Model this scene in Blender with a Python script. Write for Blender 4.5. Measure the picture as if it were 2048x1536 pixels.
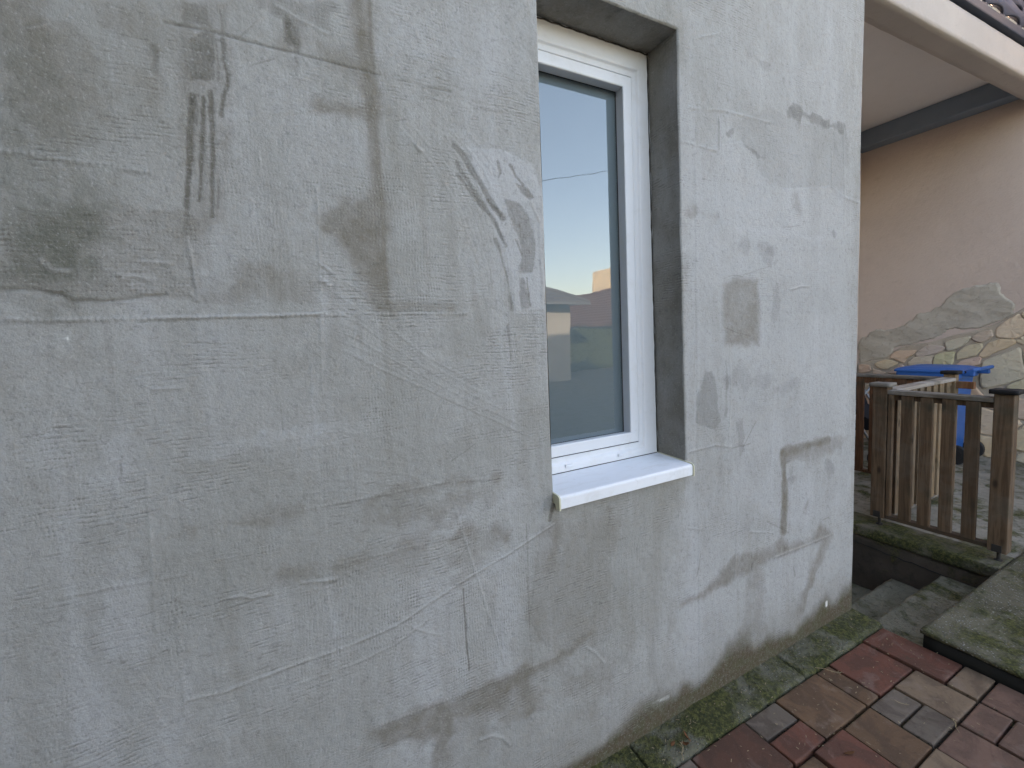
import bpy, bmesh, math, random
import numpy as np
from mathutils import Vector, Matrix, noise as mnoise
random.seed(7)
for o in list(bpy.data.objects): bpy.data.objects.remove(o)
S = bpy.context.scene
COL = S.collection
R = math.radians

# ------------------------------------------------------------------ camera, sky, sun, exposure
def cam_axes(roll, pitch, yaw):
    cy, sy, cp, sp, cr, sr = math.cos(yaw), math.sin(yaw), math.cos(pitch), math.sin(pitch), math.cos(roll), math.sin(roll)
    fw = Vector((sy*cp, cy*cp, -sp)); rt = Vector((cy, -sy, 0)); dn = fw.cross(rt)
    return rt*cr + dn*sr, -rt*sr + dn*cr, fw
rt, dn, fw = cam_axes(0.0459654, 0.0834402, 0.4687605)
cd = bpy.data.cameras.new('camera'); cam = bpy.data.objects.new('camera', cd); COL.objects.link(cam)
mw = Matrix.Identity(4)
for i in range(3):
    mw[i][0], mw[i][1], mw[i][2] = rt[i], -dn[i], -fw[i]
mw[0][3], mw[1][3], mw[2][3] = 0.0, -1.2, 1.585
cam.matrix_world = mw
cd.sensor_width = 36; cd.lens = 858.004/2048*36
cd.shift_x = (1024-1026.12)/2048; cd.shift_y = (749.16-768)/2048
cd.clip_start = 0.02; cd.clip_end = 2000
S.camera = cam
SUN_EL, SUN_AZ = R(18), R(-34)
w = bpy.data.worlds.new('World'); S.world = w; w.use_nodes = True
nt = w.node_tree; nt.nodes.clear()
sky = nt.nodes.new('ShaderNodeTexSky'); sky.sky_type = 'NISHITA'; sky.sun_disc = False
sky.sun_elevation = SUN_EL; sky.sun_rotation = SUN_AZ
sky.air_density = 1.0; sky.dust_density = 1.6; sky.ozone_density = 1.0
bg = nt.nodes.new('ShaderNodeBackground'); bg.inputs[1].default_value = 0.15
wo = nt.nodes.new('ShaderNodeOutputWorld')
nt.links.new(sky.outputs[0], bg.inputs[0]); nt.links.new(bg.outputs[0], wo.inputs[0])
sd = bpy.data.lights.new('sun', 'SUN'); sd.energy = 3.2; sd.angle = R(0.5); sd.color = (1.0, 0.88, 0.72)
sun = bpy.data.objects.new('sun', sd); COL.objects.link(sun)
sun_pos = Vector((math.sin(SUN_AZ)*math.cos(SUN_EL), math.cos(SUN_AZ)*math.cos(SUN_EL), math.sin(SUN_EL)))
sun.rotation_euler = sun_pos.to_track_quat('Z', 'Y').to_euler()
vs = S.view_settings; vs.view_transform = 'Standard'; vs.look = 'None'; vs.exposure = 2.87; vs.gamma = 1.0
vs.use_curve_mapping = False
vs.use_white_balance = True; vs.white_balance_temperature = 8350; vs.white_balance_tint = 19
S.render.engine = 'CYCLES'; S.cycles.max_bounces = 8; S.cycles.diffuse_bounces = 4
S.render.resolution_x, S.render.resolution_y = 1024, 768

WALL_MARKS = [
 ('s', 'stain', 0.75, 0.0067, 0.0084, 0.12, [(0.245, 2.505), (0.241, 2.395), (0.24, 2.285), (0.239, 2.204)]),
 ('s', 'stain', 0.62, 0.0059, 0.0089, 0.12, [(0.239, 2.204), (0.236, 2.084), (0.24, 1.943), (0.238, 1.812), (0.238, 1.681)]),
 ('s', 'stain', 0.9, 0.0201, 0.0403, 0.35, [(0.225, 2.499), (0.224, 2.342), (0.228, 2.202)]),
 ('s', 'stain', 0.7, 0.0123, 0.0277, 0.35, [(0.229, 2.221), (0.228, 2.082), (0.231, 1.968)]),
 ('s', 'stain', 0.75, 0.0173, 0.0283, 0.35, [(0.105, 2.179), (0.164, 2.186), (0.228, 2.185)]),
 ('p', 'stain', 0.72, 0, 0.0318, 1.4, [(0.085, 1.916), (0.147, 1.957), (0.238, 1.975), (0.239, 1.838), (0.239, 1.678), (0.201, 1.697), (0.171, 1.777), (0.139, 1.839), (0.1, 1.887)]),
 ('p', 'stain', 0.5, 0, 0.0116, 0.8, [(0.189, 1.757), (0.239, 1.838), (0.24, 1.675), (0.42, 1.673), (0.421, 1.688), (0.257, 1.7)]),
 ('s', 'dark', 0.8, 0.0131, 0.0262, 1.0, [(0.051, 2.35), (0.056, 2.312), (0.061, 2.293)]),
 ('s', 'dark', 0.9, 0.0161, 0.0225, 1.0, [(0.057, 2.292), (0.051, 2.268), (0.047, 2.236)]),
 ('s', 'stain', 0.5, 0.0262, 0.0425, 1.0, [(0.06, 2.302), (0.098, 2.302), (0.173, 2.303)]),
 ('s', 'dark', 0.35, 0.0507, 0.0507, 2, [(0.12, 2.375), (0.034, 2.385), (0.038, 2.43)]),
 ('p', 'dark', 0.42, 0, 0.0082, 0.7, [(-0.157, 2.347), (-0.113, 2.355), (-0.106, 2.305), (-0.146, 2.305), (-0.159, 2.303)]),
 ('p', 'dark', 0.58, 0, 0.008, 0.7, [(-0.151, 2.276), (-0.126, 2.291), (-0.103, 2.293), (-0.115, 2.197), (-0.153, 2.184)]),
 ('s', 'dark', 0.75, 0.0063, 0.0047, 0.3, [(-0.087, 2.289), (-0.091, 2.243), (-0.085, 2.214), (-0.088, 2.183), (-0.097, 2.164), (-0.102, 2.118)]),
 ('s', 'dark', 0.4, 0.0048, 0.0048, 0.25, [(-0.16, 2.27), (-0.159, 2.233), (-0.161, 2.195)]),
 ('s', 'dark', 0.8, 0.009, 0.0045, 0.25, [(-0.156, 2.154), (-0.171, 2.033), (-0.188, 1.91)]),
 ('s', 'dark', 0.5, 0.0046, 0.0046, 0.25, [(-0.152, 2.149), (-0.16, 2.076), (-0.17, 2.003)]),
 ('s', 'dark', 0.75, 0.006, 0.0045, 0.25, [(-0.135, 2.152), (-0.148, 2.039), (-0.163, 1.926)]),
 ('s', 'dark', 0.5, 0.0031, 0.0046, 0.25, [(-0.132, 2.148), (-0.138, 2.094), (-0.147, 2.038)]),
 ('s', 'dark', 0.75, 0.0075, 0.0045, 0.25, [(-0.12, 2.168), (-0.129, 2.031), (-0.142, 1.892)]),
 ('s', 'dark', 0.5, 0.003, 0.0046, 0.25, [(-0.117, 2.146), (-0.123, 2.077), (-0.132, 2.008)]),
 ('s', 'dark', 0.55, 0.0029, 0.0044, 0.25, [(-0.122, 1.976), (-0.125, 1.943), (-0.13, 1.909)]),
 ('s', 'dark', 0.35, 0.0059, 0.0044, 0.25, [(-0.177, 2.002), (-0.185, 1.926), (-0.196, 1.849)]),
 ('s', 'dark', 0.4, 0.0032, 0.0048, 0.25, [(-0.101, 2.283), (-0.101, 2.241), (-0.104, 2.197)]),
 ('s', 'dark', 0.4, 0.0033, 0.0049, 0.25, [(-0.086, 2.35), (-0.085, 2.324), (-0.086, 2.298)]),
 ('s', 'dark', 0.4, 0.0031, 0.0046, 0.25, [(-0.146, 2.156), (-0.148, 2.124), (-0.153, 2.091)]),
 ('p', 'stain', 0.36, 0, 0.0215, 1.2, [(-0.158, 2.35), (-0.064, 2.378), (-0.09, 2.113), (-0.127, 1.887), (-0.194, 1.849), (-0.173, 2.14)]),
 ('p', 'stain', 0.75, 0, 0.0498, 2, [(-0.436, 2.268), (-0.4, 2.279), (-0.402, 2.215), (-0.416, 2.188), (-0.441, 2.189)]),
 ('s', 'stain', 0.55, 0.0541, 0.0637, 2, [(-0.409, 2.176), (-0.41, 2.093), (-0.413, 2.008)]),
 ('s', 'stain', 0.4, 0.0805, 0.0805, 2, [(-0.258, 2.282), (-0.263, 2.192), (-0.293, 2.166)]),
 ('s', 'dark', 0.5, 0.0096, 0.0096, 1.0, [(-0.213, 2.236), (-0.216, 2.193)]),
 ('p', 'green', 0.85, 0, 0.0541, 2, [(-0.434, 1.871), (-0.375, 1.877), (-0.338, 1.86), (-0.383, 1.786), (-0.429, 1.774), (-0.446, 1.822)]),
 ('p', 'green', 0.45, 0, 0.0925, 2, [(-0.448, 2.212), (-0.397, 2.095), (-0.405, 1.874), (-0.457, 1.705), (-0.495, 1.744)]),
 ('p', 'rough', 0.9, 0, 0.0147, 1.2, [(-0.484, 1.858), (-0.335, 1.89), (-0.189, 1.898), (-0.176, 1.839), (-0.182, 1.707), (-0.207, 1.721), (-0.328, 1.709), (-0.399, 1.702), (-0.456, 1.725), (-0.497, 1.726)]),
 ('p', 'stain', 0.36, 0, 0.0176, 1.2, [(-0.484, 1.858), (-0.335, 1.89), (-0.189, 1.898), (-0.176, 1.839), (-0.182, 1.707), (-0.207, 1.721), (-0.328, 1.709), (-0.399, 1.702), (-0.456, 1.725), (-0.497, 1.726)]),
 ('s', 'dark', 0.6, 0.0074, 0.0134, 1.0, [(-0.448, 1.727), (-0.413, 1.717), (-0.399, 1.703), (-0.36, 1.705)]),
 ('s', 'stain', 0.4, 0.0423, 0.0423, 2, [(-0.164, 1.682), (-0.099, 1.752), (0.069, 1.705)]),
 ('s', 'dark', 0.62, 0.0162, 0.0049, 0.5, [(0.453, 2.14), (0.477, 2.116), (0.528, 2.048), (0.565, 1.987), (0.593, 1.949)]),
 ('s', 'dark', 0.58, 0.0096, 0.0048, 0.5, [(0.456, 2.095), (0.495, 2.037), (0.54, 1.978), (0.576, 1.918), (0.607, 1.869)]),
 ('s', 'dark', 0.65, 0.0065, 0.0048, 0.5, [(0.549, 2.0), (0.576, 1.974), (0.594, 1.949)]),
 ('s', 'dark', 0.6, 0.008, 0.0048, 0.5, [(0.458, 2.061), (0.509, 2.003), (0.536, 1.97)]),
 ('p', 'dark', 0.48, 0, 0.0082, 1, [(0.604, 2.009), (0.635, 2.006), (0.669, 1.991), (0.692, 1.954), (0.704, 1.893), (0.699, 1.796), (0.645, 1.795), (0.653, 1.853), (0.638, 1.904), (0.623, 1.947)]),
 ('s', 'dark', 0.6, 0.0065, 0.0049, 0.4, [(0.636, 1.889), (0.655, 1.844)]),
 ('p', 'dark', 0.45, 0, 0.0064, 0.6, [(0.644, 1.773), (0.658, 1.773), (0.677, 1.721), (0.675, 1.681), (0.647, 1.681)]),
 ('s', 'dark', 0.6, 0.0048, 0.0032, 0.4, [(0.671, 1.775), (0.677, 1.721), (0.681, 1.686)]),
 ('s', 'dark', 0.55, 0.011, 0.0095, 0.6, [(0.569, 1.885), (0.591, 1.826), (0.605, 1.76), (0.611, 1.679)]),
 ('s', 'dark', 0.6, 0.0068, 0.0051, 0.6, [(0.63, 2.112), (0.646, 2.082), (0.671, 2.055)]),
 ('s', 'dark', 0.6, 0.0083, 0.0067, 0.6, [(0.588, 2.113), (0.595, 2.085), (0.587, 2.07)]),
 ('p', 'dark', 0.6, 0, 0.0068, 0.6, [(0.645, 2.058), (0.688, 2.048), (0.71, 2.024), (0.695, 2.015), (0.661, 2.034)]),
 ('s', 'dark', 0.5, 0.0063, 0.0063, 0.6, [(0.601, 1.628), (0.602, 1.566), (0.603, 1.519)]),
 ('p', 'pale', 0.8, 0, 0.0163, 1, [(0.493, 2.135), (0.599, 2.151), (0.7, 2.122), (0.741, 2.02), (0.731, 1.673), (0.625, 1.674), (0.616, 1.766), (0.593, 1.886), (0.527, 2.041)]),
 ('s', 'stain', 0.5, 0.0089, 0.0267, 1, [(-0.246, 1.177), (-0.158, 1.173), (-0.018, 1.178), (0.177, 1.173), (0.377, 1.177), (0.533, 1.152)]),
 ('s', 'stain', 0.4, 0.0369, 0.0461, 2, [(0.101, 1.162), (0.229, 1.09), (0.508, 1.104)]),
 ('s', 'stain', 0.5, 0.0111, 0.0317, 1, [(-0.076, 1.007), (0.026, 1.012), (0.266, 1.007), (0.507, 0.996), (0.553, 0.963)]),
 ('s', 'stain', 0.25, 0.0484, 0.0646, 2, [(0.087, 0.97), (0.338, 0.957), (0.466, 0.953)]),
 ('p', 'stain', 0.7, 0, 0.024, 1.2, [(0.12, 0.506), (0.352, 0.499), (0.531, 0.486), (0.621, 0.487), (0.734, 0.481), (0.87, 0.508), (0.739, 0.464), (0.564, 0.444), (0.517, 0.394), (0.349, 0.445), (0.342, 0.391), (0.141, 0.45)]),
 ('s', 'stain', 0.6, 0.0284, 0.0446, 1.5, [(0.346, 0.443), (0.317, 0.374), (0.296, 0.286)]),
 ('s', 'stain', 0.35, 0.0852, 0.1278, 2.5, [(0.434, 0.385), (0.596, 0.379), (0.863, 0.318)]),
 ('s', 'stain', 0.55, 0.0292, 0.0459, 1.5, [(0.601, 0.467), (0.613, 0.408), (0.617, 0.334)]),
 ('s', 'dark', 0.8, 0.0036, 0.0036, 0.2, [(0.403, 0.83), (0.403, 0.755), (0.404, 0.694), (0.406, 0.615), (0.408, 0.563)]),
 ('s', 'stain', 0.5, 0.024, 0.0342, 1, [(0.394, 0.854), (0.402, 0.819)]),
 ('s', 'dark', 0.5, 0.0019, 0.0037, 0.2, [(0.632, 0.979), (0.629, 0.807), (0.627, 0.616), (0.631, 0.495)]),
 ('s', 'dark', 0.8, 0.0124, 0.0106, 0.6, [(0.74, 1.037), (0.731, 1.001), (0.722, 0.972)]),
 ('s', 'stain', 0.5, 0.0146, 0.0292, 1, [(0.742, 0.985), (0.742, 0.897), (0.714, 0.799)]),
 ('p', 'stain', 0.33, 0, 0.0356, 1.5, [(0.692, 0.962), (0.976, 0.93), (1.021, 0.862), (0.97, 0.742), (0.967, 0.511), (0.892, 0.48), (0.701, 0.516), (0.629, 0.65), (0.677, 0.845)]),
 ('s', 'dark', 0.4, 0.0158, 0.0158, 1.5, [(0.966, 0.951), (0.979, 0.873), (0.961, 0.83)]),
 ('p', 'stain', 0.62, 0, 0.0292, 0.9, [(1.606, 1.762), (1.673, 1.788), (1.819, 1.791), (1.826, 1.521), (1.608, 1.522)]),
 ('s', 'mark', 0.75, 0.0412, 0.0317, 0.8, [(2.045, 2.537), (2.14, 2.542), (2.243, 2.539), (2.33, 2.536), (2.474, 2.538)]),
 ('s', 'mark', 0.35, 0.0198, 0.0331, 0.8, [(2.404, 2.512), (2.414, 2.449)]),
 ('s', 'mark', 0.3, 0.034, 0.0476, 0.8, [(2.501, 2.529), (2.515, 2.393)]),
 ('p', 'mark', 0.16, 0, 0.0087, 0.9, [(1.66, 2.409), (1.716, 2.352), (1.804, 2.319), (1.811, 2.273), (1.831, 2.234), (1.897, 2.209), (1.997, 2.193), (2.13, 2.221), (2.254, 2.231), (2.394, 2.251), (2.395, 2.211), (2.503, 2.204), (2.492, 2.527), (2.125, 2.502), (1.905, 2.525)]),
 ('s', 'mark', 0.6, 0.0079, 0.0053, 0.6, [(1.732, 2.346), (1.81, 2.322)]),
 ('s', 'mark', 0.5, 0.0108, 0.0081, 0.8, [(1.787, 2.331), (1.817, 2.311), (1.879, 2.311)]),
 ('s', 'mark', 0.5, 0.0074, 0.0099, 0.5, [(1.575, 2.423), (1.577, 2.303)]),
 ('s', 'mark', 0.5, 0.0127, 0.0127, 0.6, [(1.629, 2.369), (1.653, 2.385)]),
 ('s', 'mark', 0.4, 0.0119, 0.0179, 0.6, [(2.003, 2.659), (2.0, 2.62)]),
 ('s', 'mark', 0.3, 0.0345, 0.0402, 1, [(1.787, 2.706), (1.904, 2.688)]),
 ('s', 'mark', 0.35, 0.0197, 0.0263, 1, [(2.314, 2.682), (2.323, 2.628)]),
 ('s', 'stain', 0.4, 0.0277, 0.0369, 1, [(1.422, 2.042), (1.521, 2.037), (1.581, 2.026)]),
 ('s', 'stain', 0.35, 0.029, 0.0407, 1, [(2.099, 2.169), (2.124, 2.115)]),
 ('s', 'mark', 0.5, 0.0159, 0.0159, 0.6, [(2.409, 2.034), (2.419, 2.017)]),
 ('s', 'mark', 0.3, 0.036, 0.0411, 1, [(1.705, 1.934), (1.927, 1.924)]),
 ('p', 'mark', 0.3, 0, 0.0106, 0.8, [(1.874, 1.922), (1.927, 1.942), (1.938, 1.903), (1.909, 1.847), (1.853, 1.878)]),
 ('s', 'mark', 0.28, 0.032, 0.032, 1, [(1.946, 1.859), (1.954, 1.704), (1.93, 1.525)]),
 ('p', 'mark', 0.5, 0, 0.0114, 1, [(1.429, 1.212), (1.442, 1.323), (1.491, 1.411), (1.527, 1.411), (1.55, 1.344), (1.574, 1.204), (1.542, 1.166)]),
 ('s', 'mark', 0.5, 0.0118, 0.0118, 0.7, [(1.614, 1.455), (1.619, 1.348), (1.612, 1.221)]),
 ('p', 'mark', 0.4, 0, 0.0125, 1, [(1.677, 1.18), (1.717, 1.197), (1.73, 1.05), (1.696, 1.022)]),
 ('s', 'mark', 0.25, 0.0664, 0.0766, 2, [(1.575, 1.373), (1.806, 1.332), (2.065, 1.284)]),
 ('s', 'stain', 0.85, 0.0376, 0.0173, 0.6, [(2.018, 0.989), (2.023, 0.87), (2.029, 0.734), (2.018, 0.608)]),
 ('s', 'stain', 0.75, 0.0269, 0.0299, 0.6, [(2.014, 0.992), (2.15, 0.992), (2.389, 0.996)]),
 ('s', 'stain', 0.45, 0.0501, 0.0626, 1, [(2.09, 0.963), (2.323, 0.955), (2.555, 0.971)]),
 ('s', 'mark', 0.5, 0.0408, 0.0292, 1.2, [(2.09, 0.919), (2.071, 0.848)]),
 ('s', 'mark', 0.4, 0.0391, 0.0326, 1.2, [(2.393, 0.865), (2.44, 0.817)]),
 ('p', 'stain', 0.66, 0, 0.0285, 1, [(1.368, 0.458), (1.536, 0.47), (1.677, 0.483), (1.953, 0.494), (2.201, 0.489), (2.441, 0.485), (2.332, 0.561), (2.245, 0.491), (2.055, 0.523), (1.995, 0.569), (1.937, 0.535), (1.771, 0.562), (1.668, 0.574), (1.568, 0.523), (1.442, 0.473), (1.33, 0.475)]),
 ('s', 'stain', 0.6, 0.0401, 0.0401, 1, [(2.38, 0.463), (2.314, 0.379), (2.253, 0.295), (2.186, 0.165)]),
 ('s', 'stain', 0.4, 0.0706, 0.0706, 1.5, [(1.815, 0.425), (1.808, 0.33), (1.826, 0.176)]),
 ('s', 'mark', 0.6, 0.0158, 0.0126, 0.6, [(2.106, 0.399), (2.119, 0.357)]),
 ('s', 'stain', 0.4, 0.0309, 0.0433, 1, [(2.205, 0.759), (2.206, 0.694)]),
 ('s', 'white', 0.95, 0.0143, 0.0071, 0.2, [(2.404, 0.119), (2.404, 0.105)]),
 ('s', 'white', 0.35, 0.0078, 0.0078, 1.0, [(1.172, 0.109), (1.199, 0.108)]),
 ('s', 'white', 0.3, 0.0079, 0.0079, 1.0, [(1.21, 0.105), (1.249, 0.101)]),
 ('s', 'white', 0.7, 0.003, 0.003, 0.2, [(-0.411, 1.628), (-0.41, 1.624)]),
 ('p', 'pale', 0.36, 0, 0.1567, 2, [(1.405, 2.705), (2.616, 3.167), (2.662, 0.105), (1.348, 0.197), (1.406, 1.019)]),
 ('p', 'pale', 0.35, 0, 0.0266, 1.5, [(1.439, 2.278), (1.738, 2.343), (1.821, 2.233), (1.979, 2.189), (2.511, 2.248), (2.617, 0.631), (2.157, 0.604), (1.702, 0.829), (1.457, 1.505)]),
 ('s', 'pale', 0.6, 0.0178, 0.0178, 1, [(1.351, 1.895), (1.581, 1.996), (1.873, 2.007), (2.297, 1.991)]),
 ('p', 'pale', 0.35, 0, 0.071, 2, [(0.266, 2.402), (0.724, 2.61), (0.729, 2.35), (0.451, 2.319), (0.256, 2.263)]),
 ('p', 'pale', 0.3, 0, 0.0909, 2, [(0.0, 2.22), (0.199, 2.165), (0.186, 1.989), (-0.003, 1.921)]),
 ('s', 'pale', 0.45, 0.0365, 0.0395, 2, [(-0.396, 1.498), (-0.35, 1.385), (-0.374, 1.133), (-0.367, 0.933)]),
 ('s', 'pale', 0.4, 0.0199, 0.0199, 1.5, [(-0.215, 1.363), (-0.09, 1.368), (0.117, 1.377)]),
 ('s', 'pale', 0.4, 0.0321, 0.0386, 1.5, [(0.197, 1.025), (0.472, 1.064), (0.613, 1.082)]),
 ('s', 'pale', 0.35, 0.0522, 0.0522, 2, [(0.362, 0.84), (0.53, 0.87), (0.699, 0.908)]),
 ('r', 'h', 0.0026000000000000003, 0.007, 0.011, 0.4, [(-0.543, 1.668), (-0.432, 1.666), (-0.274, 1.665), (-0.165, 1.666), (-0.023, 1.668), (0.214, 1.668), (0.458, 1.665)]),
 ('r', 'h', 0.002, 0.0049, 0.0, 0.4, [(-0.274, 1.665), (-0.165, 1.666), (-0.023, 1.668), (0.066, 1.669)]),
 ('r', 'h', 0.0022, 0.0077, 0.011, 0.4, [(-0.509, 1.991), (-0.45, 1.989), (-0.401, 1.985), (-0.326, 1.982), (-0.245, 1.976)]),
 ('r', 'h', -0.0018000000000000002, 0.0065, 0.0, 0.4, [(-0.191, 2.297), (-0.11, 2.3), (-0.054, 2.297), (0.054, 2.294), (0.16, 2.291), (0.239, 2.289), (0.392, 2.285), (0.449, 2.286)]),
 ('s', 'dark', 0.55, 0.0033, 0.0049, 0.2, [(-0.173, 2.298), (-0.054, 2.297), (0.054, 2.294), (0.172, 2.291), (0.258, 2.289)]),
 ('r', 'h', 0.0012, 0.0069, 0.01, 0.4, [(0.362, 2.26), (0.419, 2.258), (0.54, 2.262), (0.712, 2.276)]),
 ('r', 'h', 0.0014, 0.0057, 0.0, 0.4, [(0.084, 1.983), (0.077, 1.854), (0.074, 1.755), (0.071, 1.68)]),
 ('r', 'h', 0.0016, 0.0056, 0.0, 0.4, [(0.067, 1.655), (0.063, 1.553), (0.058, 1.463)]),
 ('r', 'h', 0.0012, 0.0056, 0.0, 0.4, [(0.037, 1.542), (0.036, 1.465)]),
 ('r', 'h', 0.0012, 0.0057, 0.0, 0.4, [(0.076, 1.795), (0.144, 1.744), (0.191, 1.708)]),
 ('r', 'h', 0.0012, 0.004, 0.0, 0.7, [(0.059, 1.811), (0.132, 1.744), (0.213, 1.652), (0.33, 1.55), (0.494, 1.45)]),
 ('r', 'h', 0.0005, 0.004, 0.0, 0.7, [(0.065, 1.791), (0.138, 1.725), (0.224, 1.635), (0.343, 1.536), (0.505, 1.436)]),
 ('r', 'h', 0.0005, 0.004, 0.0, 0.7, [(0.063, 1.767), (0.145, 1.707), (0.235, 1.619), (0.355, 1.521), (0.517, 1.422)]),
 ('r', 'h', 0.0012, 0.004, 0.0, 0.7, [(0.08, 1.741), (0.152, 1.688), (0.246, 1.602), (0.367, 1.506), (0.529, 1.408)]),
 ('r', 'h', 0.0005, 0.004, 0.0, 0.7, [(0.083, 1.731), (0.159, 1.67), (0.257, 1.585), (0.38, 1.491), (0.541, 1.394)]),
 ('r', 'h', 0.0005, 0.004, 0.0, 0.7, [(0.082, 1.711), (0.167, 1.651), (0.268, 1.568), (0.393, 1.475), (0.553, 1.38)]),
 ('r', 'h', 0.0012, 0.004, 0.0, 0.7, [(0.08, 1.694), (0.174, 1.632), (0.279, 1.55), (0.405, 1.46), (0.565, 1.366)]),
 ('r', 'h', 0.0005, 0.004, 0.0, 0.7, [(0.084, 1.659), (0.181, 1.613), (0.291, 1.533), (0.418, 1.444), (0.577, 1.351)]),
 ('r', 'h', 0.0005, 0.004, 0.0, 0.7, [(0.098, 1.641), (0.188, 1.593), (0.302, 1.515), (0.432, 1.428), (0.59, 1.336)]),
 ('r', 'h', 0.0012, 0.004, 0.0, 0.7, [(0.102, 1.631), (0.196, 1.574), (0.314, 1.497), (0.445, 1.412), (0.602, 1.322)]),
 ('r', 'h', 0.0005, 0.004, 0.0, 0.7, [(0.097, 1.604), (0.203, 1.554), (0.326, 1.479), (0.458, 1.396), (0.615, 1.307)]),
 ('r', 'h', 0.0005, 0.004, 0.0, 0.7, [(0.108, 1.579), (0.211, 1.534), (0.338, 1.461), (0.472, 1.38), (0.628, 1.291)]),
 ('r', 'h', 0.0012, 0.004, 0.0, 0.7, [(0.116, 1.572), (0.218, 1.514), (0.35, 1.442), (0.486, 1.363), (0.641, 1.276)]),
 ('r', 'h', 0.0008, 0.004, 0.0, 0.7, [(0.303, 2.162), (0.39, 2.079), (0.46, 1.963), (0.507, 1.823), (0.532, 1.69)]),
 ('r', 'h', 0.00045000000000000004, 0.004, 0.0, 0.7, [(0.319, 2.172), (0.408, 2.08), (0.476, 1.962), (0.519, 1.82), (0.541, 1.687)]),
 ('r', 'h', 0.0008, 0.0041, 0.0, 0.7, [(0.336, 2.176), (0.426, 2.082), (0.492, 1.961), (0.531, 1.818), (0.55, 1.685)]),
 ('r', 'h', 0.00045000000000000004, 0.0041, 0.0, 0.7, [(0.362, 2.165), (0.444, 2.083), (0.508, 1.96), (0.544, 1.815), (0.559, 1.682)]),
 ('r', 'h', 0.0008, 0.0041, 0.0, 0.7, [(0.373, 2.176), (0.463, 2.084), (0.524, 1.959), (0.556, 1.812), (0.568, 1.679)]),
 ('r', 'h', 0.00045000000000000004, 0.0041, 0.0, 0.7, [(0.398, 2.174), (0.482, 2.086), (0.54, 1.958), (0.569, 1.81), (0.577, 1.677)]),
 ('r', 'h', 0.0008, 0.0041, 0.0, 0.7, [(0.416, 2.171), (0.501, 2.087), (0.557, 1.957), (0.582, 1.807), (0.586, 1.674)]),
 ('r', 'h', 0.00045000000000000004, 0.0041, 0.0, 0.7, [(0.427, 2.18), (0.52, 2.088), (0.574, 1.956), (0.594, 1.805), (0.595, 1.671)]),
 ('r', 'h', 0.0008, 0.0042, 0.0, 0.7, [(0.448, 2.182), (0.539, 2.09), (0.591, 1.955), (0.607, 1.802), (0.605, 1.669)]),
 ('r', 'h', 0.00045000000000000004, 0.0042, 0.0, 0.7, [(0.458, 2.185), (0.559, 2.091), (0.608, 1.954), (0.621, 1.799), (0.614, 1.666)]),
 ('r', 'h', 0.0008, 0.0042, 0.0, 0.7, [(0.492, 2.195), (0.579, 2.093), (0.625, 1.953), (0.634, 1.797), (0.623, 1.663)]),
 ('r', 'h', 0.00045000000000000004, 0.0042, 0.0, 0.7, [(0.494, 2.183), (0.6, 2.094), (0.643, 1.952), (0.647, 1.794), (0.633, 1.66)]),
 ('r', 'h', 0.00045000000000000004, 0.004, 0.0, 0.7, [(-0.048, 1.361), (0.091, 1.364), (0.244, 1.317), (0.385, 1.221)]),
 ('r', 'h', 0.00045000000000000004, 0.004, 0.0, 0.7, [(-0.05, 1.334), (0.089, 1.333), (0.242, 1.286), (0.384, 1.2)]),
 ('r', 'h', 0.00045000000000000004, 0.004, 0.0, 0.7, [(-0.052, 1.306), (0.087, 1.301), (0.24, 1.255), (0.382, 1.179)]),
 ('r', 'h', 0.00045000000000000004, 0.004, 0.0, 0.7, [(-0.054, 1.279), (0.084, 1.269), (0.238, 1.224), (0.381, 1.158)]),
 ('r', 'h', 0.00045000000000000004, 0.004, 0.0, 0.7, [(-0.057, 1.251), (0.082, 1.237), (0.236, 1.193), (0.38, 1.137)]),
 ('r', 'h', 0.00045000000000000004, 0.004, 0.0, 0.7, [(-0.059, 1.223), (0.079, 1.205), (0.234, 1.162), (0.378, 1.116)]),
 ('r', 'h', 0.00045000000000000004, 0.0042, 0.0, 0.7, [(0.35, 1.16), (0.459, 1.122), (0.54, 1.056), (0.589, 0.971)]),
 ('r', 'h', 0.00045000000000000004, 0.0042, 0.0, 0.7, [(0.35, 1.146), (0.458, 1.108), (0.539, 1.045), (0.589, 0.964)]),
 ('r', 'h', 0.00045000000000000004, 0.0042, 0.0, 0.7, [(0.349, 1.133), (0.457, 1.094), (0.539, 1.034), (0.588, 0.957)]),
 ('r', 'h', 0.00045000000000000004, 0.0042, 0.0, 0.7, [(0.348, 1.119), (0.456, 1.08), (0.538, 1.023), (0.588, 0.951)]),
 ('r', 'h', 0.00045000000000000004, 0.0043, 0.0, 0.7, [(0.347, 1.106), (0.456, 1.066), (0.538, 1.011), (0.588, 0.944)]),
 ('r', 'h', 0.00045000000000000004, 0.0043, 0.0, 0.7, [(0.346, 1.092), (0.455, 1.052), (0.537, 1.0), (0.587, 0.938)]),
 ('r', 'h', 0.00045000000000000004, 0.0043, 0.0, 0.7, [(0.345, 1.079), (0.454, 1.038), (0.536, 0.989), (0.587, 0.931)]),
 ('r', 'h', 0.00045000000000000004, 0.0057, 0.0, 0.7, [(0.649, 0.465), (0.715, 0.382), (0.742, 0.276), (0.706, 0.18)]),
 ('r', 'h', 0.00045000000000000004, 0.0057, 0.0, 0.7, [(0.666, 0.452), (0.731, 0.375), (0.758, 0.268), (0.725, 0.17)]),
 ('r', 'h', 0.00045000000000000004, 0.0058, 0.0, 0.7, [(0.683, 0.439), (0.748, 0.368), (0.775, 0.261), (0.743, 0.161)]),
 ('r', 'h', 0.00045000000000000004, 0.0058, 0.0, 0.7, [(0.701, 0.427), (0.764, 0.36), (0.792, 0.253), (0.762, 0.152)]),
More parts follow.
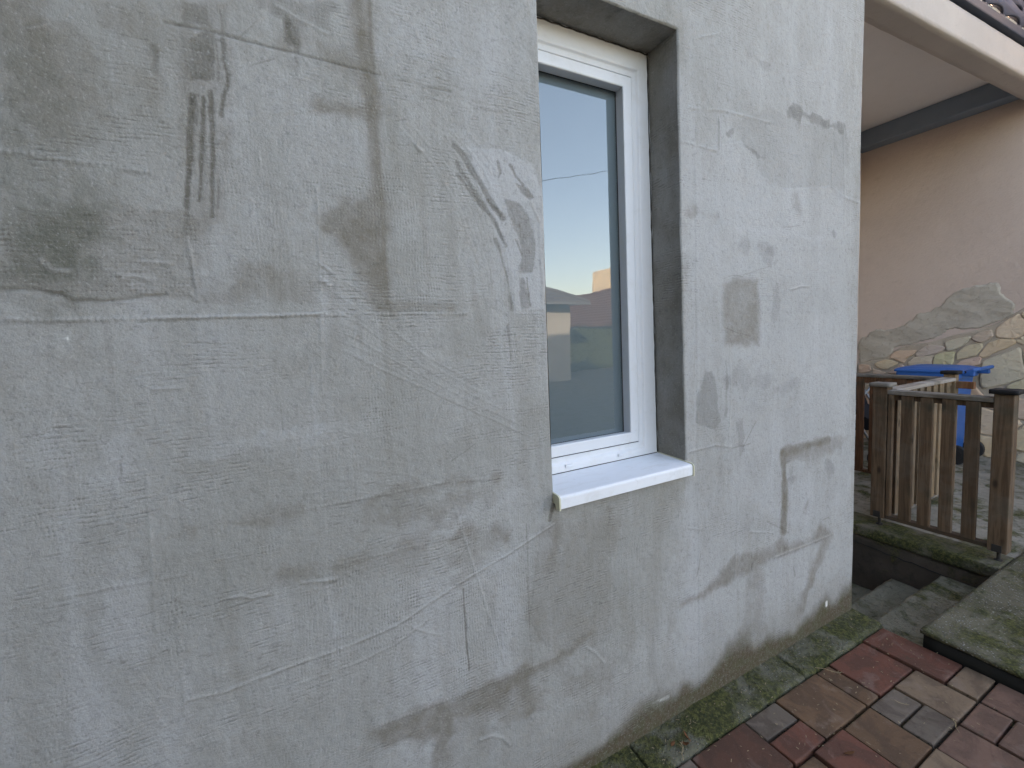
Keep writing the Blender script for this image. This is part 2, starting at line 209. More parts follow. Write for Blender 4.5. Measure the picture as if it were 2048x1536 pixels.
 ('r', 'h', 0.00045000000000000004, 0.0058, 0.0, 0.7, [(0.719, 0.413), (0.781, 0.353), (0.809, 0.245), (0.781, 0.142)]),
 ('r', 'h', 0.00045000000000000004, 0.0059, 0.0, 0.7, [(0.737, 0.4), (0.798, 0.346), (0.826, 0.237), (0.8, 0.133)]),
 ('r', 'h', 0.0018000000000000002, 0.0061, 0.0, 0.3, [(-0.291, 0.779), (-0.213, 0.767), (-0.128, 0.771), (-0.049, 0.775), (0.06, 0.775), (0.198, 0.788)]),
 ('r', 'h', 0.0016, 0.0058, 0.0, 0.3, [(0.198, 0.788), (0.299, 0.822), (0.419, 0.862), (0.549, 0.894), (0.633, 0.921), (0.737, 0.956)]),
 ('r', 'h', 0.0012, 0.0058, 0.0, 0.5, [(-0.053, 0.721), (0.069, 0.719), (0.191, 0.733), (0.296, 0.776)]),
 ('r', 'h', 0.0013000000000000002, 0.0064, 0.01, 0.4, [(-0.562, 1.088), (-0.489, 1.091), (-0.395, 1.088), (-0.264, 1.079)]),
 ('r', 'h', 0.0015, 0.0066, 0.01, 0.4, [(-0.283, 1.034), (-0.289, 0.927), (-0.291, 0.817), (-0.289, 0.708)]),
 ('r', 'h', 0.0012, 0.0061, 0.0, 0.4, [(-0.31, 1.333), (-0.316, 1.209), (-0.322, 1.059), (-0.327, 0.965)]),
 ('r', 'h', 0.0015, 0.006, 0.01, 0.4, [(-0.257, 1.283), (-0.256, 1.194), (-0.254, 1.164)]),
 ('r', 'h', 0.0013000000000000002, 0.0065, 0.01, 0.4, [(0.025, 1.003), (0.03, 0.877), (0.026, 0.751)]),
 ('r', 'h', 0.0014, 0.0061, 0.01, 0.4, [(-0.018, 1.175), (0.177, 1.173), (0.377, 1.174), (0.533, 1.152)]),
 ('r', 'h', 0.0013000000000000002, 0.0063, 0.01, 0.4, [(0.026, 1.01), (0.266, 1.005), (0.507, 0.994)]),
 ('r', 'h', 0.0014, 0.0078, 0.01, 0.4, [(0.127, 0.512), (0.352, 0.499), (0.531, 0.486), (0.734, 0.483)]),
 ('r', 'h', 0.0022, 0.0105, 0.0, 1, [(-0.435, 1.784), (-0.419, 1.767), (-0.397, 1.765)]),
 ('r', 'h', 0.0018000000000000002, 0.0087, 0.0, 1, [(-0.321, 1.76), (-0.314, 1.751), (-0.298, 1.756), (-0.266, 1.748)]),
 ('r', 'h', -0.002, 0.0059, 0.0, 0.6, [(-0.504, 1.726), (-0.448, 1.725), (-0.413, 1.713), (-0.398, 1.702), (-0.329, 1.705), (-0.243, 1.718)]),
 ('r', 'h', 0.002, 0.0072, 0.0, 0.8, [(-0.275, 1.786), (-0.228, 1.784)]),
 ('r', 'h', 0.0024, 0.0071, 0.0, 0.5, [(-0.196, 1.722), (-0.188, 1.705), (-0.184, 1.705), (-0.187, 1.794), (-0.191, 1.838)]),
 ('r', 'h', 0.003, 0.0071, 0.0, 0.6, [(0.073, 1.751), (0.086, 1.748), (0.095, 1.74)]),
 ('r', 'h', 0.003, 0.0095, 0.0, 0.6, [(0.342, 2.123), (0.348, 2.113), (0.359, 2.11)]),
 ('r', 'h', -0.0015, 0.0063, 0.0, 0.4, [(0.018, 0.961), (0.052, 0.962)]),
 ('r', 'h', 0.002, 0.0063, 0.0, 0.8, [(-0.183, 0.996), (-0.163, 0.995), (-0.143, 0.982), (-0.106, 0.979)]),
 ('r', 'h', 0.002, 0.0063, 0.0, 0.4, [(-0.027, 0.985), (0.05, 0.971)]),
 ('r', 'h', 0.002, 0.0107, 0.0, 0.8, [(0.43, 0.318), (0.473, 0.313), (0.508, 0.288), (0.533, 0.248)]),
 ('r', 'h', 0.0015, 0.0105, 0.0, 0.3, [(1.667, 0.493), (1.678, 0.698), (1.689, 0.832)]),
 ('r', 'h', -0.0015, 0.0084, 0.0, 0.3, [(1.779, 0.555), (1.782, 0.482)]),
 ('r', 'h', 0.0015, 0.0133, 0.0, 0.3, [(2.492, 2.537), (2.506, 2.248), (2.505, 2.028)]),
 ('r', 'h', 0.0015, 0.013, 0.0, 0.3, [(2.394, 2.249), (2.386, 2.537)]),
 ('r', 'h', 0.0015, 0.0138, 0.0, 0.3, [(2.512, 2.212), (2.756, 2.189)]),
 ('r', 'h', 0.0015, 0.0094, 0.0, 0.3, [(1.364, 2.3), (1.559, 2.293)]),
 ('r', 'h', 0.0012, 0.0103, 0.0, 0.5, [(1.409, 2.429), (1.614, 2.455), (1.905, 2.463)]),
 ('r', 'h', 0.0014, 0.0096, 0.0, 0.3, [(1.639, 1.516), (1.644, 1.282), (1.62, 1.024)]),
 ('r', 'h', 0.0014, 0.0093, 0.0, 0.3, [(1.378, 1.096), (1.542, 1.102), (1.637, 1.08)]),
 ('r', 'h', 0.0016, 0.0127, 0.0, 0.3, [(1.953, 0.496), (2.201, 0.489), (2.441, 0.485)]),
 ('r', 'h', 0.0014, 0.0088, 0.0, 0.3, [(0.847, 0.474), (0.89, 0.433), (0.929, 0.378)]),
 ('r', 'h', 0.0014, 0.007, 0.0, 0.2, [(0.386, 1.114), (0.53, 0.531)]),
 ('r', 'h', 0.0016, 0.0083, 0.0, 0.7, [(0.695, 2.015), (0.725, 1.956), (0.728, 1.768), (0.728, 1.543)]),
 ('r', 'h', 0.0015, 0.0084, 0.0, 0.3, [(0.025, 2.393), (0.076, 2.374), (0.136, 2.358)]),
 ('s', 'dark', 0.2573692176654523, 0.0015, 0.0024, 0.2, [(-0.225, 1.127), (-0.219, 1.128), (-0.209, 1.125)]),
 ('s', 'dark', 0.2228896433856589, 0.0031, 0.005, 0.2, [(2.36, 2.079), (2.359, 2.047), (2.368, 2.014)]),
 ('s', 'dark', 0.49255513352486496, 0.0025, 0.0039, 0.2, [(1.447, 0.651), (1.438, 0.603), (1.423, 0.559)]),
 ('s', 'dark', 0.21052909430615427, 0.0014, 0.0022, 0.2, [(-0.019, 1.573), (0.008, 1.563), (0.038, 1.556)]),
 ('r', 'h', 0.0014591552498710825, 0.0046, 0.0, 0.5, [(0.357, 2.43), (0.362, 2.412), (0.367, 2.399)]),
 ('r', 'h', 0.0014696924799834363, 0.0073, 0.0, 0.5, [(1.765, 0.67), (1.849, 0.646), (1.941, 0.618)]),
 ('s', 'dark', 0.3794793520254108, 0.0015, 0.0024, 0.2, [(-0.163, 2.033), (-0.138, 2.045), (-0.114, 2.056)]),
 ('s', 'dark', 0.4036205591628359, 0.0024, 0.0039, 0.2, [(1.631, 1.804), (1.673, 1.806), (1.724, 1.802)]),
 ('s', 'dark', 0.29450391958775785, 0.0028, 0.0045, 0.2, [(2.0, 2.026), (2.061, 2.035), (2.126, 2.044)]),
 ('s', 'dark', 0.4120751403094665, 0.0015, 0.0024, 0.2, [(-0.22, 1.948), (-0.217, 1.933), (-0.213, 1.92)]),
 ('s', 'dark', 0.48836469036308033, 0.0016, 0.0026, 0.2, [(-0.033, 2.245), (-0.009, 2.258), (0.013, 2.27)]),
 ('r', 'h', 0.0012581599828836681, 0.004, 0.0, 0.5, [(-0.378, 1.357), (-0.37, 1.361), (-0.365, 1.363)]),
 ('r', 'h', 0.0012391842808053256, 0.0068, 0.0, 0.5, [(1.442, 2.684), (1.505, 2.711), (1.577, 2.737)]),
 ('r', 'h', 0.0011218914501866788, 0.0041, 0.0, 0.5, [(-0.211, 0.978), (-0.207, 0.988), (-0.201, 0.995)]),
 ('r', 'h', 0.0015683955354976308, 0.004, 0.0, 0.5, [(-0.286, 1.511), (-0.259, 1.51), (-0.234, 1.511)]),
 ('s', 'dark', 0.22820706549253678, 0.0014, 0.0023, 0.2, [(0.146, 1.604), (0.162, 1.599), (0.18, 1.6)]),
 ('s', 'dark', 0.3625489548349361, 0.0018, 0.0029, 0.2, [(0.59, 2.437), (0.588, 2.418), (0.585, 2.401)]),
 ('r', 'h', 0.0007688426051248396, 0.0043, 0.0, 0.5, [(0.21, 0.871), (0.208, 0.832), (0.2, 0.792)]),
 ('s', 'dark', 0.4648404573810856, 0.0017, 0.0026, 0.2, [(-0.112, 0.843), (-0.089, 0.837), (-0.064, 0.825)]),
 ('r', 'h', 0.0007196384108195282, 0.004, 0.0, 0.5, [(-0.321, 1.857), (-0.304, 1.859), (-0.284, 1.864)]),
 ('s', 'dark', 0.41578910685671866, 0.0015, 0.0025, 0.2, [(-0.494, 1.35), (-0.487, 1.333), (-0.481, 1.317)]),
 ('s', 'dark', 0.3345367112730755, 0.0014, 0.0023, 0.2, [(-0.282, 1.545), (-0.273, 1.536), (-0.267, 1.531)]),
 ('r', 'h', 0.001512110312427993, 0.004, 0.0, 0.5, [(0.084, 1.779), (0.083, 1.76), (0.088, 1.739)]),
 ('r', 'h', 0.0014027289131460447, 0.0043, 0.0, 0.5, [(-0.42, 2.22), (-0.4, 2.228), (-0.377, 2.242)]),
 ('r', 'h', 0.0015759900475212953, 0.004, 0.0, 0.5, [(-0.038, 2.05), (-0.034, 2.025), (-0.038, 1.997)]),
 ('r', 'h', 0.0013859266500676787, 0.0074, 0.0, 0.5, [(2.053, 1.75), (2.132, 1.767), (2.206, 1.768)]),
 ('s', 'dark', 0.3667015984463884, 0.0029, 0.0047, 0.2, [(1.891, 0.688), (1.972, 0.641), (2.057, 0.592)]),
 ('s', 'dark', 0.44359807545009083, 0.0025, 0.0041, 0.2, [(1.722, 1.066), (1.767, 1.116), (1.813, 1.166)]),
 ('r', 'h', 0.0011044385243025284, 0.0061, 0.0, 0.5, [(1.38, 0.781), (1.414, 0.77), (1.443, 0.761)]),
 ('r', 'h', 0.0008881468842434978, 0.0045, 0.0, 0.5, [(0.67, 2.213), (0.671, 2.175), (0.667, 2.137)]),
 ('s', 'dark', 0.46945111915494686, 0.0016, 0.0026, 0.2, [(0.652, 1.938), (0.655, 1.912), (0.656, 1.892)]),
 ('r', 'h', 0.0010241659467719935, 0.0046, 0.0, 0.5, [(0.426, 2.378), (0.448, 2.378), (0.468, 2.382)]),
 ('r', 'h', 0.0014903137356761054, 0.0086, 0.0, 0.5, [(2.315, 2.762), (2.313, 2.736), (2.306, 2.71)]),
 ('s', 'dark', 0.400022221494048, 0.0016, 0.0026, 0.2, [(-0.053, 2.304), (-0.036, 2.323), (-0.018, 2.345)]),
 ('s', 'dark', 0.4818351225621395, 0.0024, 0.0039, 0.2, [(1.616, 1.588), (1.685, 1.566), (1.771, 1.548)]),
 ('s', 'dark', 0.49132441449478537, 0.0015, 0.0024, 0.2, [(0.021, 1.182), (0.018, 1.172), (0.02, 1.16)]),
 ('r', 'h', 0.000882071206750635, 0.004, 0.0, 0.5, [(0.043, 1.031), (0.062, 1.011), (0.083, 0.998)]),
 ('r', 'h', 0.0014114556701958346, 0.004, 0.0, 0.5, [(0.034, 2.077), (0.028, 2.057), (0.024, 2.033)]),
 ('s', 'dark', 0.40685293454284355, 0.0017, 0.0026, 0.2, [(0.378, 0.92), (0.404, 0.94), (0.433, 0.965)]),
 ('r', 'h', 0.0007149181720086805, 0.004, 0.0, 0.5, [(-0.291, 1.229), (-0.278, 1.22), (-0.27, 1.212)]),
 ('s', 'dark', 0.2768983474041209, 0.0015, 0.0024, 0.2, [(-0.39, 1.534), (-0.384, 1.534), (-0.378, 1.531)]),
 ('r', 'h', 0.0011890038282162312, 0.004, 0.0, 0.5, [(0.15, 1.629), (0.147, 1.612), (0.14, 1.595)]),
 ('s', 'dark', 0.4881206709694477, 0.0017, 0.0026, 0.2, [(-0.255, 0.875), (-0.246, 0.872), (-0.233, 0.866)]),
 ('s', 'dark', 0.21032530651177062, 0.0025, 0.0041, 0.2, [(1.605, 2.437), (1.617, 2.409), (1.623, 2.39)]),
 ('s', 'dark', 0.4863668292425418, 0.0016, 0.0026, 0.2, [(-0.32, 0.911), (-0.313, 0.912), (-0.307, 0.906)]),
 ('s', 'dark', 0.34495343728967376, 0.0033, 0.0053, 0.2, [(2.353, 0.58), (2.372, 0.583), (2.41, 0.584)]),
 ('s', 'dark', 0.2532458799409558, 0.0026, 0.0041, 0.2, [(1.725, 1.81), (1.812, 1.83), (1.906, 1.853)]),
 ('r', 'h', 0.0010568452932645895, 0.004, 0.0, 0.5, [(0.083, 1.953), (0.082, 1.925), (0.08, 1.897)]),
 ('s', 'dark', 0.32743690100585154, 0.0018, 0.0029, 0.2, [(0.48, 0.706), (0.513, 0.69), (0.543, 0.681)]),
 ('s', 'dark', 0.4214747478598818, 0.0014, 0.0023, 0.2, [(-0.041, 1.453), (-0.041, 1.42), (-0.04, 1.385)]),
 ('s', 'dark', 0.46884944864355854, 0.0025, 0.004, 0.2, [(1.648, 1.072), (1.714, 1.072), (1.773, 1.073)]),
 ('s', 'dark', 0.31555137249755605, 0.0017, 0.0027, 0.2, [(-0.395, 0.909), (-0.381, 0.913), (-0.367, 0.909)]),
 ('r', 'h', 0.001156309844949609, 0.004, 0.0, 0.5, [(0.341, 1.36), (0.36, 1.398), (0.384, 1.433)]),
 ('s', 'dark', 0.4717298819714581, 0.0015, 0.0025, 0.2, [(0.387, 1.231), (0.43, 1.251), (0.467, 1.273)]),
 ('s', 'dark', 0.48975963108057174, 0.0014, 0.0023, 0.2, [(0.199, 1.797), (0.213, 1.799), (0.229, 1.802)]),
 ('r', 'h', 0.0009116644170228934, 0.004, 0.0, 0.5, [(-0.208, 1.755), (-0.189, 1.759), (-0.164, 1.761)]),
 ('s', 'dark', 0.39203082886214347, 0.0015, 0.0024, 0.2, [(-0.35, 1.371), (-0.353, 1.342), (-0.356, 1.312)]),
 ('s', 'dark', 0.30689173485614063, 0.0031, 0.005, 0.2, [(2.159, 2.607), (2.173, 2.583), (2.182, 2.561)]),
 ('s', 'dark', 0.2129248425981542, 0.0017, 0.0027, 0.2, [(0.154, 0.791), (0.18, 0.777), (0.206, 0.766)]),
 ('r', 'h', 0.0015363298512065038, 0.0045, 0.0, 0.5, [(0.244, 0.764), (0.286, 0.735), (0.326, 0.712)]),
 ('s', 'dark', 0.46549812966669285, 0.0016, 0.0026, 0.2, [(0.29, 2.179), (0.311, 2.185), (0.323, 2.188)]),
 ('s', 'dark', 0.37484041176196353, 0.0016, 0.0025, 0.2, [(0.621, 1.6), (0.624, 1.561), (0.63, 1.527)]),
 ('r', 'h', 0.000926439411324114, 0.0043, 0.0, 0.5, [(-0.514, 1.009), (-0.508, 1.005), (-0.503, 1.003)]),
 ('s', 'dark', 0.28303221413872554, 0.0017, 0.0027, 0.2, [(0.018, 0.806), (0.052, 0.802), (0.087, 0.795)]),
 ('t', 'h', 0.0009000000000000001, 0, 0.004, 0.8, [(0.272, 2.501), (0.747, 2.646), (0.76, 2.416), (0.708, 2.275), (0.391, 2.279), (0.245, 2.286), (0.238, 2.37)]),
 ('t', 'h', 0.0012, 0, 0.004, 0.8, [(-0.164, 2.3), (0.054, 2.296), (0.239, 2.289), (0.239, 2.204), (-0.006, 2.14), (-0.11, 2.088), (-0.167, 2.152)]),
 ('t', 'h', -0.001, 0, 0.004, 0.8, [(-0.484, 1.858), (-0.189, 1.898), (-0.182, 1.707), (-0.399, 1.702), (-0.497, 1.726)]),
 ('t', 'h', 0.0012, 0, 0.004, 0.8, [(0.493, 2.135), (0.599, 2.151), (0.7, 2.122), (0.741, 2.02), (0.731, 1.673), (0.625, 1.674), (0.616, 1.766), (0.593, 1.886), (0.527, 2.041)]),
 ('t', 'h', 0.0013000000000000002, 0, 0.004, 0.8, [(1.439, 2.278), (1.716, 2.352), (1.804, 2.319), (1.831, 2.234), (1.997, 2.193), (2.254, 2.231), (2.394, 2.251), (2.559, 2.204), (2.672, -0.865), (1.433, -0.231)]),
 ('t', 'h', 0.001, 0, 0.004, 0.8, [(0.692, 0.962), (0.976, 0.93), (1.021, 0.862), (0.973, 0.703), (0.967, 0.511), (0.701, 0.516), (0.629, 0.65)]),
]
STONES = [[(1.463, 1.131), (1.386, 1.217), (1.203, 1.224), (1.225, 1.182), (1.289, 1.134), (1.316, 1.067), (1.374, 1.096)], [(1.207, 1.183), (1.176, 1.218), (1.106, 1.282), (0.998, 1.276), (0.946, 1.253), (1.004, 1.196), (1.09, 1.166), (1.196, 1.141)], [(0.936, 1.326), (0.749, 1.377), (0.741, 1.361), (0.771, 1.312), (0.809, 1.269), (0.88, 1.225), (0.929, 1.225), (0.939, 1.275)], [(0.734, 1.366), (0.674, 1.418), (0.587, 1.446), (0.57, 1.388), (0.584, 1.357), (0.656, 1.311), (0.702, 1.328)], [(1.278, 1.074), (1.224, 1.135), (1.046, 1.167), (1.062, 1.126), (1.06, 1.045), (1.203, 1.029), (1.268, 1.038)], [(1.044, 1.092), (1.029, 1.173), (0.863, 1.208), (0.873, 1.141), (0.891, 1.051), (0.974, 1.037), (1.047, 1.046)], [(0.848, 1.119), (0.839, 1.208), (0.769, 1.274), (0.656, 1.3), (0.65, 1.252), (0.697, 1.166), (0.765, 1.143)], [(0.674, 1.166), (0.604, 1.305), (0.526, 1.34), (0.414, 1.333), (0.416, 1.287), (0.557, 1.199), (0.636, 1.14)], [(0.862, 1.041), (0.804, 1.109), (0.666, 1.156), (0.654, 1.134), (0.66, 1.07), (0.739, 1.035), (0.817, 1.032)], [(0.548, 1.377), (0.547, 1.46), (0.476, 1.539), (0.396, 1.6), (0.354, 1.532), (0.349, 1.402), (0.415, 1.348), (0.505, 1.36)], [(0.407, 1.318), (0.368, 1.362), (0.315, 1.371), (0.3, 1.301), (0.345, 1.277)], [(0.644, 1.038), (0.634, 1.103), (0.485, 1.19), (0.377, 1.251), (0.36, 1.15), (0.336, 1.03), (0.32, 0.96), (0.474, 0.867), (0.64, 0.807)], [(0.35, 1.241), (0.305, 1.266), (0.269, 0.983), (0.304, 0.966), (0.33, 1.05)], [(1.615, 1.052), (1.503, 1.105), (1.373, 1.065), (1.451, 1.007), (1.5, 0.98), (1.583, 1.002)], [(1.787, 1.034), (1.668, 1.025), (1.655, 0.948), (1.785, 0.916)], [(1.635, 0.987), (1.582, 0.964), (1.499, 0.943), (1.539, 0.891), (1.622, 0.886)], [(1.479, 0.931), (1.411, 0.99), (1.344, 1.048), (1.285, 0.99), (1.303, 0.94)], [(0.459, 0.843), (0.32, 0.94), (0.28, 0.922), (0.276, 0.832), (0.437, 0.808)], [(0.336, 1.391), (0.341, 1.531), (0.376, 1.603), (0.299, 1.647), (0.228, 1.602), (0.227, 1.408), (0.296, 1.38)]]
PATCH = [(1.81, 1.333), (1.761, 1.396), (1.707, 1.408), (1.676, 1.458), (1.573, 1.504), (1.531, 1.471), (1.355, 1.519), (1.263, 1.597), (1.218, 1.653), (1.086, 1.683), (1.002, 1.755), (0.946, 1.833), (0.883, 1.902), (0.766, 1.915), (0.691, 1.937), (0.574, 1.942), (0.545, 1.923), (0.505, 1.786), (0.435, 1.743), (0.42, 1.697), (0.431, 1.617), (0.532, 1.522), (0.706, 1.451), (0.944, 1.477), (0.96, 1.422), (1.094, 1.334), (1.255, 1.289), (1.369, 1.284), (1.445, 1.217), (1.454, 1.168), (1.523, 1.117), (1.799, 1.04), (1.808, 1.255)]
TOPLINE = [(1.804, 1.04), (1.523, 1.117), (1.445, 1.192), (1.349, 1.26), (1.255, 1.283), (1.093, 1.311), (0.941, 1.365), (0.797, 1.416), (0.675, 1.45), (0.545, 1.502), (0.464, 1.579), (0.366, 1.652), (0.207, 1.716)]

# ------------------------------------------------------------------ helpers: scene tree
def tag(o, label=None, cat=None, group=None, kind=None):
    if label: o['label'] = label
    if cat: o['category'] = cat
    if group: o['group'] = group
    if kind: o['kind'] = kind
    return o
def empty(name, loc=(0,0,0), rz=0.0):
    o = bpy.data.objects.new(name, None); COL.objects.link(o); o.location = loc; o.rotation_euler[2] = rz
    o.empty_display_size = 0.1
    return o
def obj(name, me, mat=None, parent=None, loc=None, rot=None, color=None):
    o = bpy.data.objects.new(name, me); COL.objects.link(o)
    if mat is not None and not me.materials: me.materials.append(mat)
    if parent is not None: o.parent = parent
    if loc is not None: o.location = loc
    if rot is not None: o.rotation_euler = rot
    if color is not None: o.color = (*color, 1)
    return o
def npmesh(name, co, quads, smooth=True):
    me = bpy.data.meshes.new(name)
    co = np.asarray(co, dtype=np.float32); quads = np.asarray(quads, dtype=np.int32)
    k = quads.shape[1]
    me.vertices.add(len(co)); me.vertices.foreach_set('co', co.ravel())
    me.loops.add(quads.size); me.loops.foreach_set('vertex_index', quads.ravel())
    me.polygons.add(len(quads)); me.polygons.foreach_set('loop_start', np.arange(0, quads.size, k, dtype=np.int32))
    me.polygons.foreach_set('use_smooth', np.full(len(quads), smooth))
    me.update(calc_edges=True); me.validate()
    return me
def pymesh(name, vs_, fs, smooth=False):
    me = bpy.data.meshes.new(name); me.from_pydata([tuple(v) for v in vs_], [], fs)
    bm = bmesh.new(); bm.from_mesh(me); bmesh.ops.recalc_face_normals(bm, faces=bm.faces); bm.to_mesh(me); bm.free()
    if smooth:
        for p in me.polygons: p.use_smooth = True
    return me
def bm_mesh(name, bm, smooth=False):
    bmesh.ops.recalc_face_normals(bm, faces=bm.faces)
    me = bpy.data.meshes.new(name); bm.to_mesh(me); bm.free()
    if smooth:
        for p in me.polygons: p.use_smooth = True
    return me
def bm_box(bm, x0, x1, y0, y1, z0, z1, bev=0.0, seg=1):
    r = bmesh.ops.create_cube(bm, size=1)
    vv = r['verts']
    for v in vv: v.co = Vector((x0+(v.co.x+.5)*(x1-x0), y0+(v.co.y+.5)*(y1-y0), z0+(v.co.z+.5)*(z1-z0)))
    if bev > 0:
        es = set()
        for v in vv: es.update(v.link_edges)
        bmesh.ops.bevel(bm, geom=list(es), offset=bev, segments=seg, affect='EDGES', profile=.6)
    return vv
def box(name, x0, x1, y0, y1, z0, z1, bev=0.0, seg=1):
    bm = bmesh.new(); bm_box(bm, x0, x1, y0, y1, z0, z1, bev, seg); return bm_mesh(name, bm)
def noisy_box(name, x0, x1, y0, y1, z0, z1, res=.03, amp=.004, bev=.008, freq=14):
    """box with subdivided faces, rounded edges and uneven, worn surface"""
    vs_, fs, key = [], [], {}
    L = (x1-x0, y1-y0, z1-z0); n = [max(1, min(160, int(round(l/res)))) for l in L]; o = (x0, y0, z0)
    def vid(i, j, k):
        if (i, j, k) not in key:
            p = [o[a]+L[a]*t/n[a] for a, t in enumerate((i, j, k))]
            e = [(-1 if t == 0 else 1 if t == n[a] else 0) for a, t in enumerate((i, j, k))]
            if sum(abs(q) for q in e) >= 2:
                m = bev*(0.6+.8*mnoise.noise(Vector(p)*9)) * (.30 if sum(abs(q) for q in e) == 2 else .42)
                p = [p[a]-e[a]*m for a in range(3)]
            q = Vector(p); d = mnoise.noise_vector(q*freq)*amp + mnoise.noise_vector(q*freq*3.3)*amp*.4
            key[(i, j, k)] = len(vs_); vs_.append(q+d)
        return key[(i, j, k)]
    for a in range(3):
        b, c = (a+1) % 3, (a+2) % 3
        for s in (0, n[a]):
            for u in range(n[b]):
                for v in range(n[c]):
                    q = []
                    for du, dv in ((0,0),(1,0),(1,1),(0,1)):
                        ix = [0,0,0]; ix[a] = s; ix[b] = u+du; ix[c] = v+dv; q.append(vid(*ix))
                    fs.append(q)
    return pymesh(name, vs_, fs, True)
def tube(bm, pts, r, n=8, cap=True):
    rings = []
    for i, p in enumerate(pts):
        p = Vector(p); a = Vector(pts[max(i-1, 0)]); b = Vector(pts[min(i+1, len(pts)-1)]); t = (b-a).normalized()
        u = t.orthogonal().normalized() if i == 0 else (u - t*u.dot(t)).normalized()
        v = t.cross(u); rr = r[i] if isinstance(r, (list, tuple)) else r
        rings.append([bm.verts.new(p+(u*math.cos(k*2*math.pi/n)+v*math.sin(k*2*math.pi/n))*rr) for k in range(n)])
    for A, B in zip(rings, rings[1:]):
        for k in range(n): bm.faces.new((A[k], A[(k+1) % n], B[(k+1) % n], B[k]))
    if cap: bm.faces.new(rings[0][::-1]); bm.faces.new(rings[-1])
def lathe(bm, prof, axis_o, axis='x', n=28):
    rings = []
    for a, r in prof:
        ring = []
        for k in range(n):
            c, s = math.cos(2*math.pi*k/n)*r, math.sin(2*math.pi*k/n)*r
            p = {'x': (a, c, s), 'y': (c, a, s), 'z': (c, s, a)}[axis]
            ring.append(bm.verts.new(Vector(axis_o)+Vector(p)))
        rings.append(ring)
    for A, B in zip(rings, rings[1:]):
        for k in range(n): bm.faces.new((A[k], A[(k+1) % n], B[(k+1) % n], B[k]))
    bm.faces.new(rings[0][::-1]); bm.faces.new(rings[-1])

# ------------------------------------------------------------------ helpers: materials
class NB:
    def __init__(s, name):
        s.m = bpy.data.materials.new(name); s.m.use_nodes = True; s.t = s.m.node_tree; s.t.nodes.clear()
        s.out = s.n('ShaderNodeOutputMaterial')
    def n(s, ty, **kw):
        x = s.t.nodes.new(ty)
        for k, v in kw.items(): setattr(x, k, v)
        return x
    def put(s, sock, v):
        if hasattr(v, 'is_linked') or isinstance(v, bpy.types.NodeSocket): s.t.links.new(v, sock)
        elif isinstance(v, (tuple, list)) and len(v) == 3 and sock.type == 'RGBA': sock.default_value = (*v, 1)
        else: sock.default_value = v
    def math(s, op, a, b=0.0, c=0.0, clamp=False):
        x = s.n('ShaderNodeMath', operation=op, use_clamp=clamp)
        for i, v in enumerate((a, b, c)): s.put(x.inputs[i], v)
        return x.outputs[0]
    def mul(s, a, b): return s.math('MULTIPLY', a, b)
    def add(s, a, b): return s.math('ADD', a, b)
    def mix(s, f, a, b, bt='MIX'):
        x = s.n('ShaderNodeMix', data_type='RGBA', blend_type=bt)
        s.put(x.inputs[0], f); s.put(x.inputs[6], a); s.put(x.inputs[7], b); return x.outputs[2]
    def pos(s): return s.n('ShaderNodeNewGeometry').outputs['Position']
    def obc(s): return s.n('ShaderNodeTexCoord').outputs['Object']
    def sep(s, v):
        x = s.n('ShaderNodeSeparateXYZ'); s.put(x.inputs[0], v); return x.outputs
    def mapv(s, v, scale=(1,1,1), loc=(0,0,0), rot=(0,0,0)):
        x = s.n('ShaderNodeMapping'); s.put(x.inputs[0], v)
        x.inputs['Scale'].default_value = scale; x.inputs['Location'].default_value = loc; x.inputs['Rotation'].default_value = rot
        return x.outputs[0]
    def noise(s, v, scale, det=4, rough=.55, dist=0.0):
        x = s.n('ShaderNodeTexNoise'); s.put(x.inputs['Vector'], v); x.inputs['Scale'].default_value = scale
        x.inputs['Detail'].default_value = det; x.inputs['Roughness'].default_value = rough; x.inputs['Distortion'].default_value = dist
        return x.outputs[0]
    def voro(s, v, scale, feat='F1', out=0, rnd=1.0):
        x = s.n('ShaderNodeTexVoronoi', feature=feat); s.put(x.inputs['Vector'], v); x.inputs['Scale'].default_value = scale
        x.inputs['Randomness'].default_value = rnd; return x.outputs[out]
    def ramp(s, f, *st, interp='LINEAR'):
        x = s.n('ShaderNodeValToRGB'); s.put(x.inputs[0], f); e = x.color_ramp.elements; x.color_ramp.interpolation = interp
        while len(e) < len(st): e.new(.5)
        for k, (p, c) in zip(e, st):
            k.position = p; k.color = (*c, 1) if isinstance(c, tuple) else (c, c, c, 1)
        return x.outputs[0]
    def step(s, f, a, b):
        x = s.n('ShaderNodeMapRange', interpolation_type='SMOOTHSTEP'); s.put(x.inputs[0], f)
        x.inputs[1].default_value = a; x.inputs[2].default_value = b; return x.outputs[0]
    def attr(s, name): return s.n('ShaderNodeAttribute', attribute_name=name).outputs['Fac']
    def ocol(s): return s.n('ShaderNodeObjectInfo').outputs['Color']
    def ornd(s): return s.n('ShaderNodeObjectInfo').outputs['Random']
    def bump(s, h, st=.5, dist=.01, nrm=None):
        x = s.n('ShaderNodeBump'); x.inputs['Strength'].default_value = st; x.inputs['Distance'].default_value = dist
        s.put(x.inputs['Height'], h)
        if nrm is not None: s.put(x.inputs['Normal'], nrm)
        return x.outputs[0]
    def bsdf(s, col, rough=.8, nrm=None, spec=.4, metal=0.0):
        x = s.n('ShaderNodeBsdfPrincipled'); s.put(x.inputs['Base Color'], col); s.put(x.inputs['Roughness'], rough)
        s.put(x.inputs['Specular IOR Level'], spec); s.put(x.inputs['Metallic'], metal)
        if nrm is not None: s.put(x.inputs['Normal'], nrm)
        s.t.links.new(x.outputs[0], s.out.inputs[0]); return x

